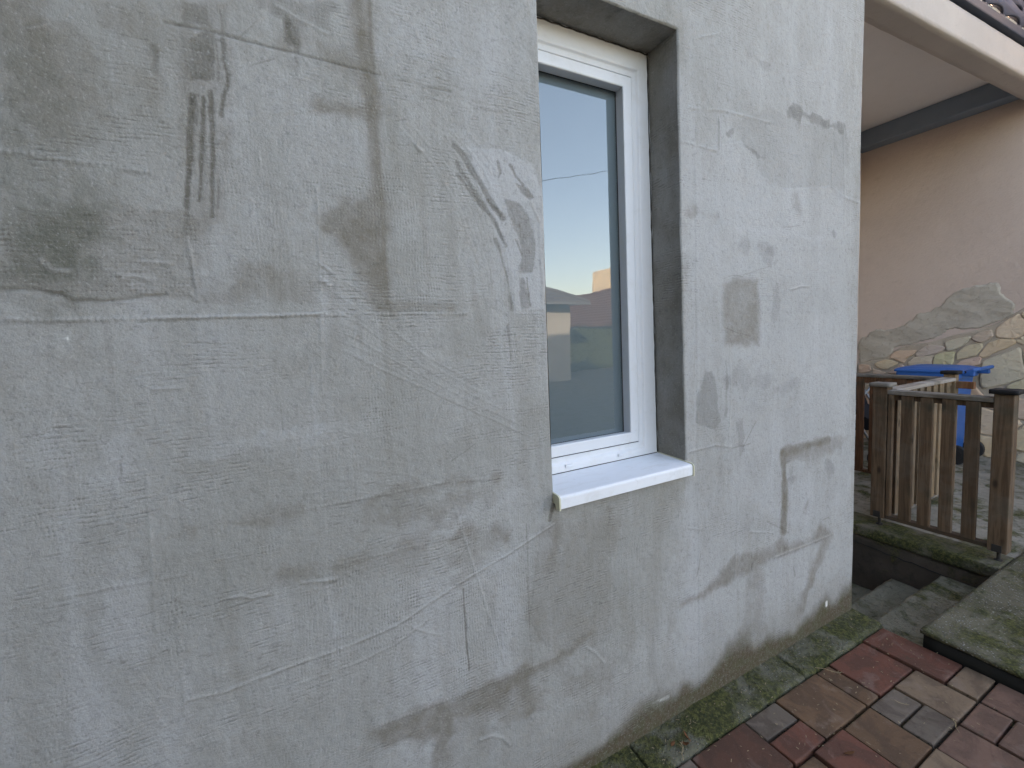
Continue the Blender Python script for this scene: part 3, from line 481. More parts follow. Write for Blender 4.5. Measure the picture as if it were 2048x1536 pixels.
def mat_plaster():
    b = NB('cement_plaster'); P = b.pos(); x, y, z = b.sep(P)
    big = b.noise(P, 1.3, 5, .6); mid = b.noise(P, 5.5, 6, .65, .5)
    streak = b.noise(b.mapv(P, (6, 6, .8)), 1.0, 6, .62, .3); streak2 = b.noise(b.mapv(P, (22, 22, 2.0), (4, 0, 1)), 1.0, 5, .65, .4)
    fine = b.noise(P, 150, 4, .75); patchy = b.noise(P, 17, 5, .65, .8); grit = b.noise(P, 55, 5, .72)
    c = b.mix(b.step(big, .36, .66), (.300, .296, .275), (.368, .366, .352))
    c = b.mix(b.mul(b.step(mid, .44, .68), .42), c, (.255, .246, .218))
    c = b.mix(b.mul(b.step(streak, .50, .68), .60), c, (.405, .408, .408))
    c = b.mix(b.mul(b.step(streak, .46, .34), .45), c, (.245, .235, .205))
    c = b.mix(b.mul(b.step(streak2, .55, .70), .30), c, (.42, .42, .415))
    c = b.mix(b.mul(b.step(streak2, .45, .32), .30), c, (.235, .228, .205))
    c = b.mix(b.mul(b.step(patchy, .55, .75), .22), c, (.235, .226, .20))
    dirty = b.add(b.mul(patchy, .7), .62)
    c = b.mix(b.mul(b.attr('pale'), .70), c, (.445, .451, .460))
    c = b.mix(b.math('MULTIPLY', b.attr('stain'), dirty, clamp=True), c, (.185, .165, .135))
    c = b.mix(b.math('MULTIPLY', b.attr('green'), dirty, clamp=True), c, (.150, .149, .124))
    c = b.mix(b.math('MULTIPLY', b.attr('mark'), b.add(b.mul(patchy, .5), .7), clamp=True), c, (.175, .172, .160))
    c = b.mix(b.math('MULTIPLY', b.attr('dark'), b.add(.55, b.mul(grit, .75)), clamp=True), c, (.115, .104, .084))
    c = b.mix(b.math('MULTIPLY', b.attr('damp'), b.add(b.mul(grit, .9), .5), clamp=True), c,
              b.mix(b.step(patchy, .4, .65), (.088, .062, .034), (.082, .074, .036)))
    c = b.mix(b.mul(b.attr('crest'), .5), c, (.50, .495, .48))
    c = b.mix(b.attr('white'), c, (.75, .74, .70))
    c = b.mix(b.mul(b.step(fine, .55, .69), .44), c, b.mix(.6, c, (.07, .066, .058)))
    c = b.mix(b.mul(b.step(fine, .44, .31), .35), c, (.52, .515, .50))
    c = b.mix(b.mul(b.step(grit, .53, .68), .46), c, b.mix(.6, c, (.09, .085, .075)))
    specks = b.voro(P, 42); c = b.mix(b.mul(b.step(specks, .060, .02), b.step(patchy, .48, .60)), c, (.08, .075, .065))
    # woven reinforcement mesh showing through the thin coat
    wob = b.mul(b.noise(P, 3.5, 3, .5), 30.0); wob2 = b.mul(b.noise(b.mapv(P, loc=(3, 1, 7)), 4.5, 3, .5), 24.0)
    jit = b.mul(b.noise(P, 70, 3, .6), 4.5)
    sh = b.math('SINE', b.add(b.add(b.mul(z, 2*math.pi/.0098), wob), jit))
    sv = b.math('SINE', b.add(b.add(b.mul(x, 2*math.pi/.0082), wob2), jit))
    brk = b.step(b.noise(b.mapv(P, (1, 1, 3)), 26, 4, .65), .40, .62)
    mh = b.mul(b.step(b.noise(b.mapv(P, (1, 1, 1.6), (5, 0, 2)), 3.1, 5, .65, .5), .43, .62), brk)
    mv = b.mul(b.step(b.noise(b.mapv(P, (1.5, 1, 1), (1, 0, 9)), 2.6, 5, .65, .5), .47, .66), brk)
    ex = b.math('MAXIMUM', b.mul(b.mul(b.attr('dark'), brk), .75), b.mul(b.mul(b.attr('rough'), brk), .55))
    pal = b.math('SUBTRACT', 1.0, b.mul(b.attr('pale'), .75))
    wh = b.mul(b.mul(sh, b.math('MAXIMUM', b.mul(mh, pal), ex)), .5)
    wv = b.mul(b.mul(sv, b.math('MAXIMUM', b.mul(mv, pal), ex)), .32)
    weave = b.add(wh, wv)
    c = b.mix(b.math('MULTIPLY', b.step(weave, -.06, -.45), .62, clamp=True), c, b.mix(.7, c, (.10, .094, .080)))
    c = b.mix(b.math('MULTIPLY', b.step(weave, .12, .5), .22, clamp=True), c, (.46, .455, .44))
    lump = b.noise(P, 38, 5, .65)
    h = b.add(b.mul(weave, .50), b.add(b.mul(fine, .8), b.mul(lump, 2.6)))
    nr = b.bump(h, 1.0, .0018)
    b.bsdf(c, b.add(.78, b.mul(fine, .15)), nr, .28)
    return b.m
def mat_render(name, a, bcol, spot, bs=.6):
    b = NB(name); P = b.pos(); n1 = b.noise(P, 1.6, 5, .6); n2 = b.noise(P, 9, 5, .65); n3 = b.noise(P, 85, 4, .7)
    c = b.mix(b.step(n1, .35, .65), a, bcol); c = b.mix(b.mul(b.step(n2, .55, .75), .5), c, spot)
    c = b.mix(b.mul(b.step(n3, .58, .7), .25), c, tuple(v*.55 for v in spot))
    b.bsdf(c, .9, b.bump(b.add(n3, b.mul(b.noise(P, 22, 4, .6), 1.5)), bs, .006), .2); return b.m
def mat_concrete(name, a, bcol, moss=0.0, agg=0.0, wet=0.0):
    b = NB(name); P = b.pos(); n1 = b.noise(P, 3, 6, .62, .4); n2 = b.noise(P, 16, 6, .65, .3); n3 = b.noise(P, 120, 4, .7)
    c = b.mix(b.step(n1, .32, .68), a, bcol)
    c = b.mix(b.mul(b.step(n2, .5, .75), .55), c, tuple(v*.5 for v in a))
    h = b.add(b.mul(n2, 2.5), n3)
    if agg:
        d = b.voro(P, 105); id_ = b.voro(P, 105, out=1); v = b.sep(id_)[0]
        peb = b.mul(b.step(d, .5, .25), b.step(v, .45, .6))
        c = b.mix(b.mul(peb, agg), c, b.mix(b.sep(id_)[1], (.10, .095, .08), (.42, .40, .36)))
        h = b.add(h, b.mul(peb, 2.6))
    if moss:
        m = b.step(b.add(b.noise(b.mapv(P, loc=(3, 4, 1)), 4.5, 5, .65, .5), b.mul(n2, .35)), .78-moss*.35, 1.0-moss*.35)
        g = b.mix(b.step(b.noise(P, 60, 4, .7), .4, .65), (.045, .052, .016), (.145, .145, .042))
        c = b.mix(b.mul(m, .92), c, g); h = b.add(h, b.mul(b.mul(m, b.noise(P, 210, 3, .7)), 4))
    c = b.mix(b.mul(b.step(n3, .6, .72), .35), c, tuple(v*1.9 for v in bcol))
    b.bsdf(c, .88-wet*.4, b.bump(h, .85, .004), .3); return b.m
def mat_paver():
    b = NB('paver_clay'); P = b.pos(); oc = b.ocol(); n1 = b.noise(P, 6.5, 6, .62, .8); n2 = b.noise(P, 40, 5, .65); n3 = b.noise(P, 190, 3, .7)
    c = b.mix(b.mul(b.step(n1, .44, .58), .75), oc, b.mix(.60, oc, (.050, .028, .019)))
    c = b.mix(b.mul(b.step(b.noise(b.mapv(P, loc=(9, 2, 1)), 8, 5, .6, 1.0), .55, .68), .55), c, b.mix(.5, oc, (.27, .20, .165)))
    c = b.mix(b.mul(b.step(b.noise(b.mapv(P, loc=(1, 7, 1)), 11, 5, .7, .5), .60, .74), .55), c, (.06, .058, .034))
    c = b.mix(b.mul(b.step(n2, .55, .72), .4), c, (.06, .038, .026))
    c = b.mix(b.mul(b.step(n3, .58, .7), .35), c, b.mix(.5, oc, (.30, .25, .21)))
    b.bsdf(c, b.add(.50, b.mul(n2, .35)), b.bump(b.add(b.mul(n2, 1.5), n3), .5, .003), .4); return b.m
def mat_wood(name, a, bcol, grey, gmix, axis='z'):
    b = NB(name); P = b.obc(); r = b.ornd()
    off = b.n('ShaderNodeCombineXYZ'); b.put(off.inputs[0], b.mul(r, 37.0)); b.put(off.inputs[1], b.mul(r, 91.0)); b.put(off.inputs[2], b.mul(r, 13.0))
    va = b.n('ShaderNodeVectorMath', operation='ADD'); b.put(va.inputs[0], P); b.put(va.inputs[1], off.outputs[0]); Q = va.outputs[0]
    sc_ = {'z': (60, 60, 3.2), 'y': (60, 3.2, 60), 'x': (3.2, 60, 60)}[axis]
    g = b.noise(b.mapv(Q, sc_), 1, 5, .6, .9); w_ = b.noise(Q, 5.5, 4, .6, .5)
    kn = b.voro(b.mapv(Q, tuple(9 if s_ > 10 else 3.6 for s_ in sc_)), 1)
    c = b.mix(b.step(g, .36, .66), a, bcol); c = b.mix(b.mul(b.step(kn, .17, .07), .8), c, tuple(v*.3 for v in a))
    c = b.mix(b.mul(b.step(w_, .42, .64), gmix), c, grey)
    c = b.mix(b.mul(b.step(b.noise(b.mapv(P, loc=(4, 4, 4)), 4, 5, .6), .5, .68), .5), c, (.045, .045, .03))
    hi = b.mul(b.math('SUBTRACT', r, .5), .5); hs = b.n('ShaderNodeHueSaturation'); b.put(hs.inputs['Color'], c); b.put(hs.inputs['Value'], b.add(1.0, hi))
    b.bsdf(hs.outputs[0], .78, b.bump(g, .45, .004), .3); return b.m
def mat_stone():
    b = NB('split_stone'); P = b.pos(); oc = b.ocol(); n1 = b.noise(P, 5, 6, .65, 1.0); n2 = b.noise(P, 24, 6, .68, .4); n3 = b.noise(b.mapv(P, (9, 9, 26)), 1, 5, .65, .8)
    c = b.mix(b.mul(b.step(n1, .45, .65), .65), oc, b.mix(.5, oc, (.62, .50, .38)))
    c = b.mix(b.mul(b.step(n3, .55, .75), .4), c, (.46, .29, .19)); c = b.mix(b.mul(b.step(n2, .57, .74), .35), c, (.36, .30, .23))
    b.bsdf(c, .85, b.bump(b.add(n2, b.mul(n3, .8)), .75, .014), .25); return b.m
def mat_plain(name, col, rough=.5, spec=.5, metal=0.0, var=.12, bs=.15, bscale=60, bdist=.002):
    b = NB(name); P = b.pos(); n = b.noise(P, 9, 5, .6); f_ = b.noise(P, bscale, 4, .65)
    c = b.mix(b.mul(b.step(n, .4, .7), var), col, tuple(v*.45 for v in col)); c = b.mix(b.mul(b.step(f_, .55, .75), var*.8), c, tuple(min(1, v*.6+.02) for v in col))
    b.bsdf(c, b.add(rough-.06, b.mul(f_, .14)), b.bump(f_, bs, bdist), spec, metal); return b.m
def mat_white(name, col, rough, grime):
    b = NB(name); P = b.pos(); n1 = b.noise(b.mapv(P, (3, 9, 3)), 3.5, 6, .68, .6); n2 = b.noise(P, 34, 5, .7); sp = b.voro(P, 75); pt = b.noise(P, 8, 4, .6)
    c = b.mix(b.mul(b.step(n1, .48, .72), grime*.55), col, (.47, .44, .37))
    c = b.mix(b.mul(b.step(n2, .56, .74), grime*.40), c, (.40, .37, .31))
    c = b.mix(b.mul(b.mul(b.step(sp, .10, .03), b.step(pt, .48, .58)), grime), c, (.22, .20, .17))
    b.bsdf(c, b.add(rough, b.mul(n2, .2)), b.bump(n2, .12, .0015), .45); return b.m
def mat_glass():
    b = NB('window_glass'); fr = b.n('ShaderNodeFresnel'); fr.inputs[0].default_value = 1.68
    g = b.n('ShaderNodeBsdfGlossy'); g.inputs['Roughness'].default_value = .003; g.inputs['Color'].default_value = (.92, .96, 1, 1)
    t = b.n('ShaderNodeBsdfTransparent'); t.inputs[0].default_value = (.90, .95, .96, 1)
    wv = b.noise(b.pos(), 3.0, 2, .5); b.put(g.inputs['Normal'], b.bump(wv, .04, .02))
    mx = b.n('ShaderNodeMixShader'); b.put(mx.inputs[0], b.add(b.mul(fr.outputs[0], 1.0), .03)); b.t.links.new(t.outputs[0], mx.inputs[1]); b.t.links.new(g.outputs[0], mx.inputs[2])
    b.t.links.new(mx.outputs[0], b.out.inputs[0]); return b.m

MAT = {}
MAT['plaster'] = mat_plaster()
MAT['pink'] = mat_render('pink_render', (.545, .44, .385), (.59, .48, .42), (.49, .39, .335))
MAT['ceiling'] = mat_render('porch_soffit', (.76, .73, .72), (.79, .76, .75), (.72, .69, .68), .2)
MAT['beam'] = mat_render('porch_beam_render', (.46, .415, .385), (.51, .46, .425), (.41, .37, .34), .6)
MAT['greybeam'] = mat_plain('grey_painted_beam', (.20, .245, .30), .7, .3)
MAT['pvc'] = mat_white('white_pvc', (.67, .69, .72), .35, .35)
MAT['sill'] = mat_white('white_sill', (.78, .80, .83), .42, .38)
MAT['cap'] = mat_plain('cream_end_cap', (.62, .60, .44), .5, .4)
MAT['rubber'] = mat_plain('black_rubber', (.02, .02, .022), .6, .4)
MAT['frost'] = mat_plain('frosted_glass', (.205, .25, .285), .45, .3, var=.03, bs=.0)
MAT['glass'] = mat_glass()
MAT['sealant'] = mat_plain('dirty_sealant', (.05, .046, .04), .8, .3, var=.4)
MAT['paver'] = mat_paver()
MAT['soil'] = mat_concrete('joint_soil', (.022, .018, .013), (.035, .03, .02), .35)
MAT['kerb'] = mat_concrete('mossy_kerb', (.105, .10, .066), (.15, .14, .10), .74, .4)
MAT['slab'] = mat_concrete('exposed_aggregate', (.105, .095, .062), (.155, .14, .095), .50, .95)
MAT['footing_black'] = mat_plain('black_footing_face', (.012, .011, .009), .7, .3)  # even near-black tone for the faces of the slab footing
MAT['step'] = mat_concrete('step_concrete', (.175, .165, .118), (.25, .232, .17), .40, .3)
MAT['retain'] = mat_concrete('stained_concrete', (.075, .060, .046), (.12, .095, .073), .25)
MAT['coping'] = mat_concrete('coping_concrete', (.125, .11, .078), (.165, .148, .108), .62, .2)
MAT['yard'] = mat_concrete('yard_concrete', (.235, .215, .175), (.33, .305, .255), .45, .2)
MAT['ground'] = mat_concrete('garden_ground', (.17, .16, .135), (.24, .23, .20), .45)
MAT['wood'] = mat_wood('brown_wood', (.092, .054, .032), (.150, .095, .058), (.15, .125, .10), .38)
MAT['wood_pale'] = mat_wood('pale_wood', (.16, .105, .062), (.24, .17, .105), (.20, .17, .14), .35)
MAT['wood_red'] = mat_wood('reddish_wood', (.115, .048, .022), (.19, .09, .045), (.14, .10, .07), .2)
MAT['rail_y'] = mat_wood('rail_wood', (.15, .125, .10), (.25, .22, .19), (.32, .30, .28), .6, 'y')
MAT['rail_x'] = mat_wood('rail_wood_long', (.19, .155, .125), (.29, .255, .22), (.36, .34, .32), .6, 'x')
MAT['darkboard'] = mat_wood('dark_stained_board', (.022, .016, .011), (.035, .026, .018), (.03, .026, .022), .3)
MAT['wood_y'] = mat_wood('brown_rail_wood', (.065, .040, .026), (.11, .072, .046), (.10, .085, .07), .4, 'y')
MAT['black_wood'] = mat_plain('blackened_wood', (.012, .011, .012), .7, .3)
MAT['grey_wood'] = mat_plain('greyed_wood', (.21, .19, .165), .8, .3, var=.4)
MAT['iron'] = mat_plain('rusty_iron', (.045, .04, .038), .6, .5, .3, .4)
MAT['stone'] = mat_stone()
MAT['mortar'] = mat_concrete('stone_mortar', (.42, .355, .285), (.50, .43, .35))
MAT['patch'] = mat_concrete('cement_repair', (.42, .375, .315), (.50, .455, .39))
MAT['bin'] = mat_plain('blue_plastic', (.016, .12, .40), .42, .45, var=.15)
MAT['black'] = mat_plain('black_plastic', (.014, .014, .016), .5, .5)
MAT['fabric'] = mat_plain('black_fabric', (.018, .018, .022), .85, .2)
MAT['steel'] = mat_plain('grey_tube', (.22, .23, .24), .4, .5, .6)
MAT['tile'] = mat_plain('dark_roof_tile', (.060, .064, .092), .7, .35, var=.4, bs=.4)
MAT['fascia'] = mat_plain('dark_fascia', (.035, .048, .075), .55, .4)
MAT['lime'] = mat_plain('lime_mortar', (.55, .52, .47), .9, .2, var=.3, bs=.6)
MAT['redtile'] = mat_plain('red_roof_tile', (.13, .07, .055), .8, .3, var=.3, bs=.4, bscale=12, bdist=.02)
MAT['greytile'] = mat_plain('grey_roof_tile', (.10, .10, .11), .8, .3, var=.3, bs=.4, bscale=12, bdist=.02)
MAT['housewall'] = mat_render('pale_render', (.33, .33, .31), (.37, .37, .35), (.29, .29, .27))
MAT['cream'] = mat_render('cream_render', (.62, .53, .38), (.66, .57, .42), (.58, .5, .36), .1)
MAT['pane'] = mat_plain('dark_pane', (.02, .025, .03), .1, .6)
MAT['leaf'] = mat_plain('dry_leaf', (.16, .065, .025), .8, .3, var=.4)
MAT['straw'] = mat_plain('dry_straw', (.34, .26, .16), .85, .2, var=.3)
MAT['hedge'] = mat_plain('hedge_leaf', (.045, .06, .025), .7, .3, var=.5)

# ------------------------------------------------------------------ the grey house: front wall as a fine relief
rng = np.random.default_rng(11)
def vnoise(X, Z, fx, fz, seed):
    g = np.random.default_rng(seed).random((97, 97)).astype(np.float32)
    u, v = X*fx+31.7, Z*fz+17.3
    i, j = np.floor(u).astype(int), np.floor(v).astype(int); a, b_ = u-i, v-j
    a = a*a*(3-2*a); b_ = b_*b_*(3-2*b_); i0, i1, j0, j1 = i % 97, (i+1) % 97, j % 97, (j+1) % 97
    return (g[i0, j0]*(1-a)+g[i1, j0]*a)*(1-b_)+(g[i0, j1]*(1-a)+g[i1, j1]*a)*b_
def fbm(X, Z, f0, seed, oct_=4, ax=1.0):
    s, a, t = 0, 1.0, 0
    for k in range(oct_):
        s = s+a*vnoise(X, Z, f0*ax*2**k, f0*2**k, seed+k); t += a; a *= .52
    return s/t
def sstep(a, b, x):
    t = np.clip((x-a)/(b-a+1e-9), 0, 1); return t*t*(3-2*t)
def pdist(X, Z, pts):
    d = np.full(X.shape, 9.0, np.float32)
    for (x0, z0), (x1, z1) in zip(pts, pts[1:]):
        dx, dz = x1-x0, z1-z0; L2 = dx*dx+dz*dz+1e-9
        t = np.clip(((X-x0)*dx+(Z-z0)*dz)/L2, 0, 1)
        d = np.minimum(d, np.hypot(X-x0-t*dx, Z-z0-t*dz))
    return d
def pinside(X, Z, pts):
    ins = np.zeros(X.shape, bool); n = len(pts)
    for i in range(n):
        (x0, z0), (x1, z1) = pts[i], pts[(i+1) % n]
        if z0 == z1: continue
        ins ^= ((z0 > Z) != (z1 > Z)) & (X < (x1-x0)*(Z-z0)/(z1-z0)+x0)
    return ins

OX0, OX1, OZ0, OZ1 = .743, 1.360, 1.030, 2.694       # window opening
WX1 = 2.660
def seg(a, b, st): return np.linspace(a, b, int(round((b-a)/st))+1)
ST = .0034
xs = np.concatenate([seg(-.9, OX0, ST), seg(OX0, OX1, ST)[1:], seg(OX1, WX1, ST)[1:]])
zs = np.concatenate([seg(-.02, OZ0, ST), seg(OZ0, OZ1, ST)[1:], seg(OZ1, 3.36, ST)[1:]])
X0, Z0 = np.meshgrid(xs, zs, indexing='ij'); X0 = X0.astype(np.float32); Z0 = Z0.astype(np.float32)
wob = (fbm(X0, Z0, 6, 40, 3)-.5)*.006
wl = np.clip(1-np.abs(X0-OX0)/.25, 0, 1); wr = np.clip(1-np.abs(X0-OX1)/.25, 0, 1)
X = X0 + wl*((Z0-1.8)*.0056+wob) - wr*((Z0-1.88)*.0105+wob)
wt = np.clip(1-np.abs(Z0-OZ1)/.2, 0, 1); Z = Z0 + wt*(fbm(X0, Z0, 5, 60, 3)-.5)*.008
N1, N2 = fbm(X, Z, 22, 1, 4)-.5, fbm(X, Z, 22, 9, 4)-.5
M1 = fbm(X, Z, 45, 21, 3); BR = fbm(X, Z, 9, 55, 4)
TV = fbm(X, Z*.14, 75, 131, 3)*.6+fbm(X, Z, 60, 141, 3)*.4
AT = {k: np.zeros(X.shape, np.float32) for k in ('stain', 'dark', 'green', 'rough', 'mark', 'pale', 'white', 'damp', 'crest')}
H = ((fbm(X, Z, 2.2, 3, 3)-.5)*.006 + (fbm(X, Z, 11, 5, 3)-.5)*.0022).astype(np.float32)
for ty, a, s_, w_, soft, nz, pts in WALL_MARKS:
    P = np.array(pts); m = w_+ (soft*2.4 if ty in 'sp' else .02)+.03*nz+.02
    i0, i1 = np.searchsorted(xs, [P[:, 0].min()-m, P[:, 0].max()+m]); j0, j1 = np.searchsorted(zs, [P[:, 1].min()-m, P[:, 1].max()+m])
    if i1-i0 < 2 or j1-j0 < 2: continue
    sl = (slice(i0, i1), slice(j0, j1)); am = (.016+soft*.9)*nz if ty in 'sp' else .010*nz
    x_, z_ = X[sl]+N1[sl]*am, Z[sl]+N2[sl]*am
    if ty == 's':
        nq = min(1.0, nz); d = pdist(x_, z_, pts)*(1+(BR[sl]-.5)*1.1*nq)+(sstep(.5, .75, vnoise(X[sl], Z[sl], 13, 13, 31))*soft*.8*nq); k = 1-sstep(max(0, w_*.5-soft*.3), w_*.5+soft, d)
    elif ty in 'pt':
        d = pdist(x_, z_, pts+[pts[0]]); ins = pinside(x_, z_, pts)
        k = sstep(-soft, soft*.5, np.where(ins, d, -d))
    else:
        d = pdist(x_, z_, pts); k = np.exp(-(d/(w_*.5))**2)
        if soft:
            horiz = abs(P[-1, 0]-P[0, 0]) > abs(P[-1, 1]-P[0, 1])
            k = k*(.55+.45*np.sin(2*np.pi*(x_ if horiz else z_)/soft))
        k = k*sstep(.25, .5, vnoise(X[sl], Z[sl], 7, 7, 77)*.6+M1[sl]*.4+.12)
        H[sl] += s_*1.3*k
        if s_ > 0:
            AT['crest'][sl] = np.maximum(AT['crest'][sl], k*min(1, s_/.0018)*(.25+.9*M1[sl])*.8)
            d2 = pdist(x_-.002, z_+.005, pts); AT['dark'][sl] = np.maximum(AT['dark'][sl], np.exp(-(d2/(w_*.6))**2)*.34*min(1, s_/.0018)*sstep(.35, .6, BR[sl]*.5+M1[sl]*.5))  # dark also carries a painted shadow line just below each raised ridge
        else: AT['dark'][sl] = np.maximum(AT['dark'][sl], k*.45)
        continue
    if ty == 't': H[sl] += s_*k; continue
    if a in ('dark', 'mark'): k = k*sstep(.42, .60, k*.55+TV[sl]*.62-.06)*(.75+.5*M1[sl])
    else: k = k*(.35+.65*M1[sl]+.65*BR[sl])
    AT[a][sl] = 1-(1-AT[a][sl])*(1-np.clip(s_*k, 0, 1))
dh = (.05+.27*fbm(X, Z*0, 3.6, 90, 3)*sstep(.2, 2.0, X))*(.5+1.0*fbm(X, Z*.5, 9, 95, 4))
AT['damp'] = (1-sstep(.45, 1.1, (Z+.01)/np.maximum(dh, .02)))*.98
AT['stain'] = 1-(1-AT['stain'])*(1-(1-sstep(.0, .32, Z-.12*(fbm(X, Z*.3, 6, 99, 3)-.5)))*.42)
H += AT['rough']*(fbm(X, Z, 60, 31, 3)-.5)*.0026 - AT['dark']*.0008
# rounded arrises at the opening and at the house corner
inz = (Z0 >= OZ0-1e-4) & (Z0 <= OZ1+1e-4); inx = (X0 >= OX0-1e-4) & (X0 <= OX1+1e-4)
de = np.full(X.shape, 1.0, np.float32)
de = np.where(inz, np.minimum(de, np.minimum(np.abs(X0-OX0), np.abs(X0-OX1))), de)
de = np.where(inx, np.minimum(de, np.minimum(np.abs(Z0-OZ0), np.abs(Z0-OZ1))), de)
de = np.minimum(de, np.abs(X0-WX1))
rr = .008; tt = np.clip(1-de/rr, 0, 1); H -= rr*(1-np.sqrt(np.clip(1-tt*tt, 0, 1)))*.8 + (tt > .9)*.001*(M1-.5)
co = np.stack([X, -H, Z], -1).reshape(-1, 3)
nx, nz = X.shape; idx = np.arange(nx*nz).reshape(nx, nz)
q = np.stack([idx[:-1, :-1], idx[1:, :-1], idx[1:, 1:], idx[:-1, 1:]], -1)
xc, zc = (xs[:-1]+xs[1:])/2, (zs[:-1]+zs[1:])/2
hole = ((xc > OX0) & (xc < OX1))[:, None] & ((zc > OZ0) & (zc < OZ1))[None, :]
q = q[~hole]
house = tag(empty('house', (0, 0, 0)), 'grey cement-plastered house wall with a narrow recessed white window', 'house')
me = npmesh('front_wall', co, q)
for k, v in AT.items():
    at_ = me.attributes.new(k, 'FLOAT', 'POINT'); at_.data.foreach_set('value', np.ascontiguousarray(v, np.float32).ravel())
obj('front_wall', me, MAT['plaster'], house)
# plain continuation of the same wall outside the finely built area, other sides, roof
bm = bmesh.new()
bm_box(bm, -7, -.9, 0, .3, -.3, 6.0); bm_box(bm, -.9, WX1-.004, .006, .3, 3.355, 6.0)
obj('upper_wall', bm_mesh('upper_wall', bm), MAT['plaster'], house)
obj('side_wall', box('side_wall', 2.36, 2.652, .02, 9, -1.4, 5.99), MAT['plaster'], house)
obj('rear_wall', box('rear_wall', -7, 2.36, 8.7, 9, -.3, 5.99), MAT['plaster'], house)
obj('end_wall', box('end_wall', -7, -6.7, .3, 8.7, -.3, 5.99), MAT['plaster'], house)
rv = [(-7.4, -.45, 5.9), (3.05, -.45, 5.9), (3.05, 9.4, 5.9), (-7.4, 9.4, 5.9), (-3.5, 4.5, 8.1), (-.8, 4.5, 8.1)]
obj('roof', pymesh('roof', rv, [(0, 1, 5, 4), (1, 2, 5), (2, 3, 4, 5), (3, 0, 4), (0, 3, 2, 1)]), MAT['redtile'], house)
# window reveal: three uneven plastered returns
def reveal_strip(name, P0, P1, depth, nrm, n_long, n_deep=34):
    cs = []
    P0, P1, nrm = Vector(P0), Vector(P1), Vector(nrm)
    A = np.zeros((n_long+1, n_deep+1, 3), np.float32)
    for i in range(n_long+1):
        for j in range(n_deep+1):
            t, d = i/n_long, j/n_deep
            p = P0.lerp(P1, t)+Vector((0, .004+d*depth, 0))
            am = min(1.0, d*6)
            p += nrm*(mnoise.noise(p*9)*.0035+mnoise.noise(p*34)*.0012+mnoise.noise(p*2.6)*.005*d)*am
            A[i, j] = p
    ii = np.arange((n_long+1)*(n_deep+1)).reshape(n_long+1, n_deep+1)
    qq = np.stack([ii[:-1, :-1], ii[1:, :-1], ii[1:, 1:], ii[:-1, 1:]], -1).reshape(-1, 4)
    me = npmesh(name, A.reshape(-1, 3), qq)
    a_ = me.attributes.new('stain', 'FLOAT', 'POINT')
    a_.data.foreach_set('value', np.array([.48+.5*mnoise.noise(Vector(p)*5)+.25*mnoise.noise(Vector(p)*17) for p in A.reshape(-1, 3)], np.float32)); return me
DEP = .152
rxb, rxt = OX1-(OZ0-1.88)*.0105, OX1-(OZ1-1.88)*.0105
lxb, lxt = OX0+(OZ0-1.8)*.0056, OX0+(OZ1-1.8)*.0056
obj('window_reveal', reveal_strip('window_reveal', (rxb, 0, OZ0), (rxt, 0, OZ1), DEP, (-1, 0, 0), 240), MAT['plaster'], house)
obj('window_reveal', reveal_strip('window_reveal', (lxt, 0, OZ1), (lxb, 0, OZ0), DEP, (1, 0, 0), 240), MAT['plaster'], house)
obj('window_reveal', reveal_strip('window_reveal', (rxt+.004, 0, OZ1), (lxt-.004, 0, OZ1), DEP, (0, 0, -1), 110), MAT['plaster'], house)
obj('window_reveal', reveal_strip('window_reveal', (lxb, 0, OZ0), (rxb, 0, OZ0), DEP, (0, 0, 1), 110), MAT['plaster'], house)
sl_ = bmesh.new()
tube(sl_, [(rxb-.003+(rxt-rxb)*t+.0025*mnoise.noise(Vector((t*30, 0, 2))), .1495, OZ0+.04+(OZ1-OZ0-.04)*t) for t in [i/60 for i in range(61)]], [.0028+.0016*mnoise.noise(Vector((i*.9, 0, 0))) for i in range(61)], 6)
tube(sl_, [(lxt+(rxt-lxt)*t, .1495, OZ1-.004+.003*mnoise.noise(Vector((t*22, 1, 2)))) for t in [i/40 for i in range(41)]], [.003+.002*mnoise.noise(Vector((i*.9, 5, 0))) for i in range(41)], 6)
obj('sealant_line', bm_mesh('sealant_line', sl_, True), MAT['sealant'], house)
# window
win = empty('window'); win.parent = house; tag(win, 'narrow white plastic window with frosted pane')
def ring(name, x0, x1, z0, z1, prof):
    vs_, fs = [], []
    for ins, y in prof:
        vs_ += [(x0+ins, y, z0+ins), (x1-ins, y, z0+ins), (x1-ins, y, z1-ins), (x0+ins, y, z1-ins)]
    for k in range(len(prof)-1):
        for s in range(4): fs.append((4*k+s, 4*k+(s+1) % 4, 4*k+4+(s+1) % 4, 4*k+4+s))
    return pymesh(name, vs_, fs)
FX0, FX1, FZ0, FZ1 = .58, 1.375, 1.021, 2.697
obj('frame', ring('frame', FX0, FX1, FZ0, FZ1, [(0, .262), (0, .153), (.003, .150), (.072, .150), (.077, .1515), (.084, .157), (.089, .1585), (.103, .1585), (.1045, .160), (.1045, .262)]), MAT['pvc'], win)
so = .1095
obj('sash', ring('sash', FX0+so, FX1-so, FZ0+so, FZ1-so, [(0, .255), (0, .155), (.0025, .152), (.038, .152), (.0415, .1528), (.0435, .1555), (.0375, .2015), (.0375, .245)]), MAT['pvc'], win)
obj('frame_gap_strip', ring('frame_gap_strip', FX0+.104, FX1-.104, FZ0+.104, FZ1-.104, [(0, .1615), (.007, .1615), (.007, .17)]), MAT['rubber'], win)  # black strip standing in for the shade inside the gap round the sash
g0 = so+.0375
obj('gasket', ring('gasket', FX0+g0-.001, FX1-g0+.001, FZ0+g0-.001, FZ1-g0+.001, [(0, .2015), (.0022, .202), (.0026, .2045), (0, .2048)]), MAT['rubber'], win)
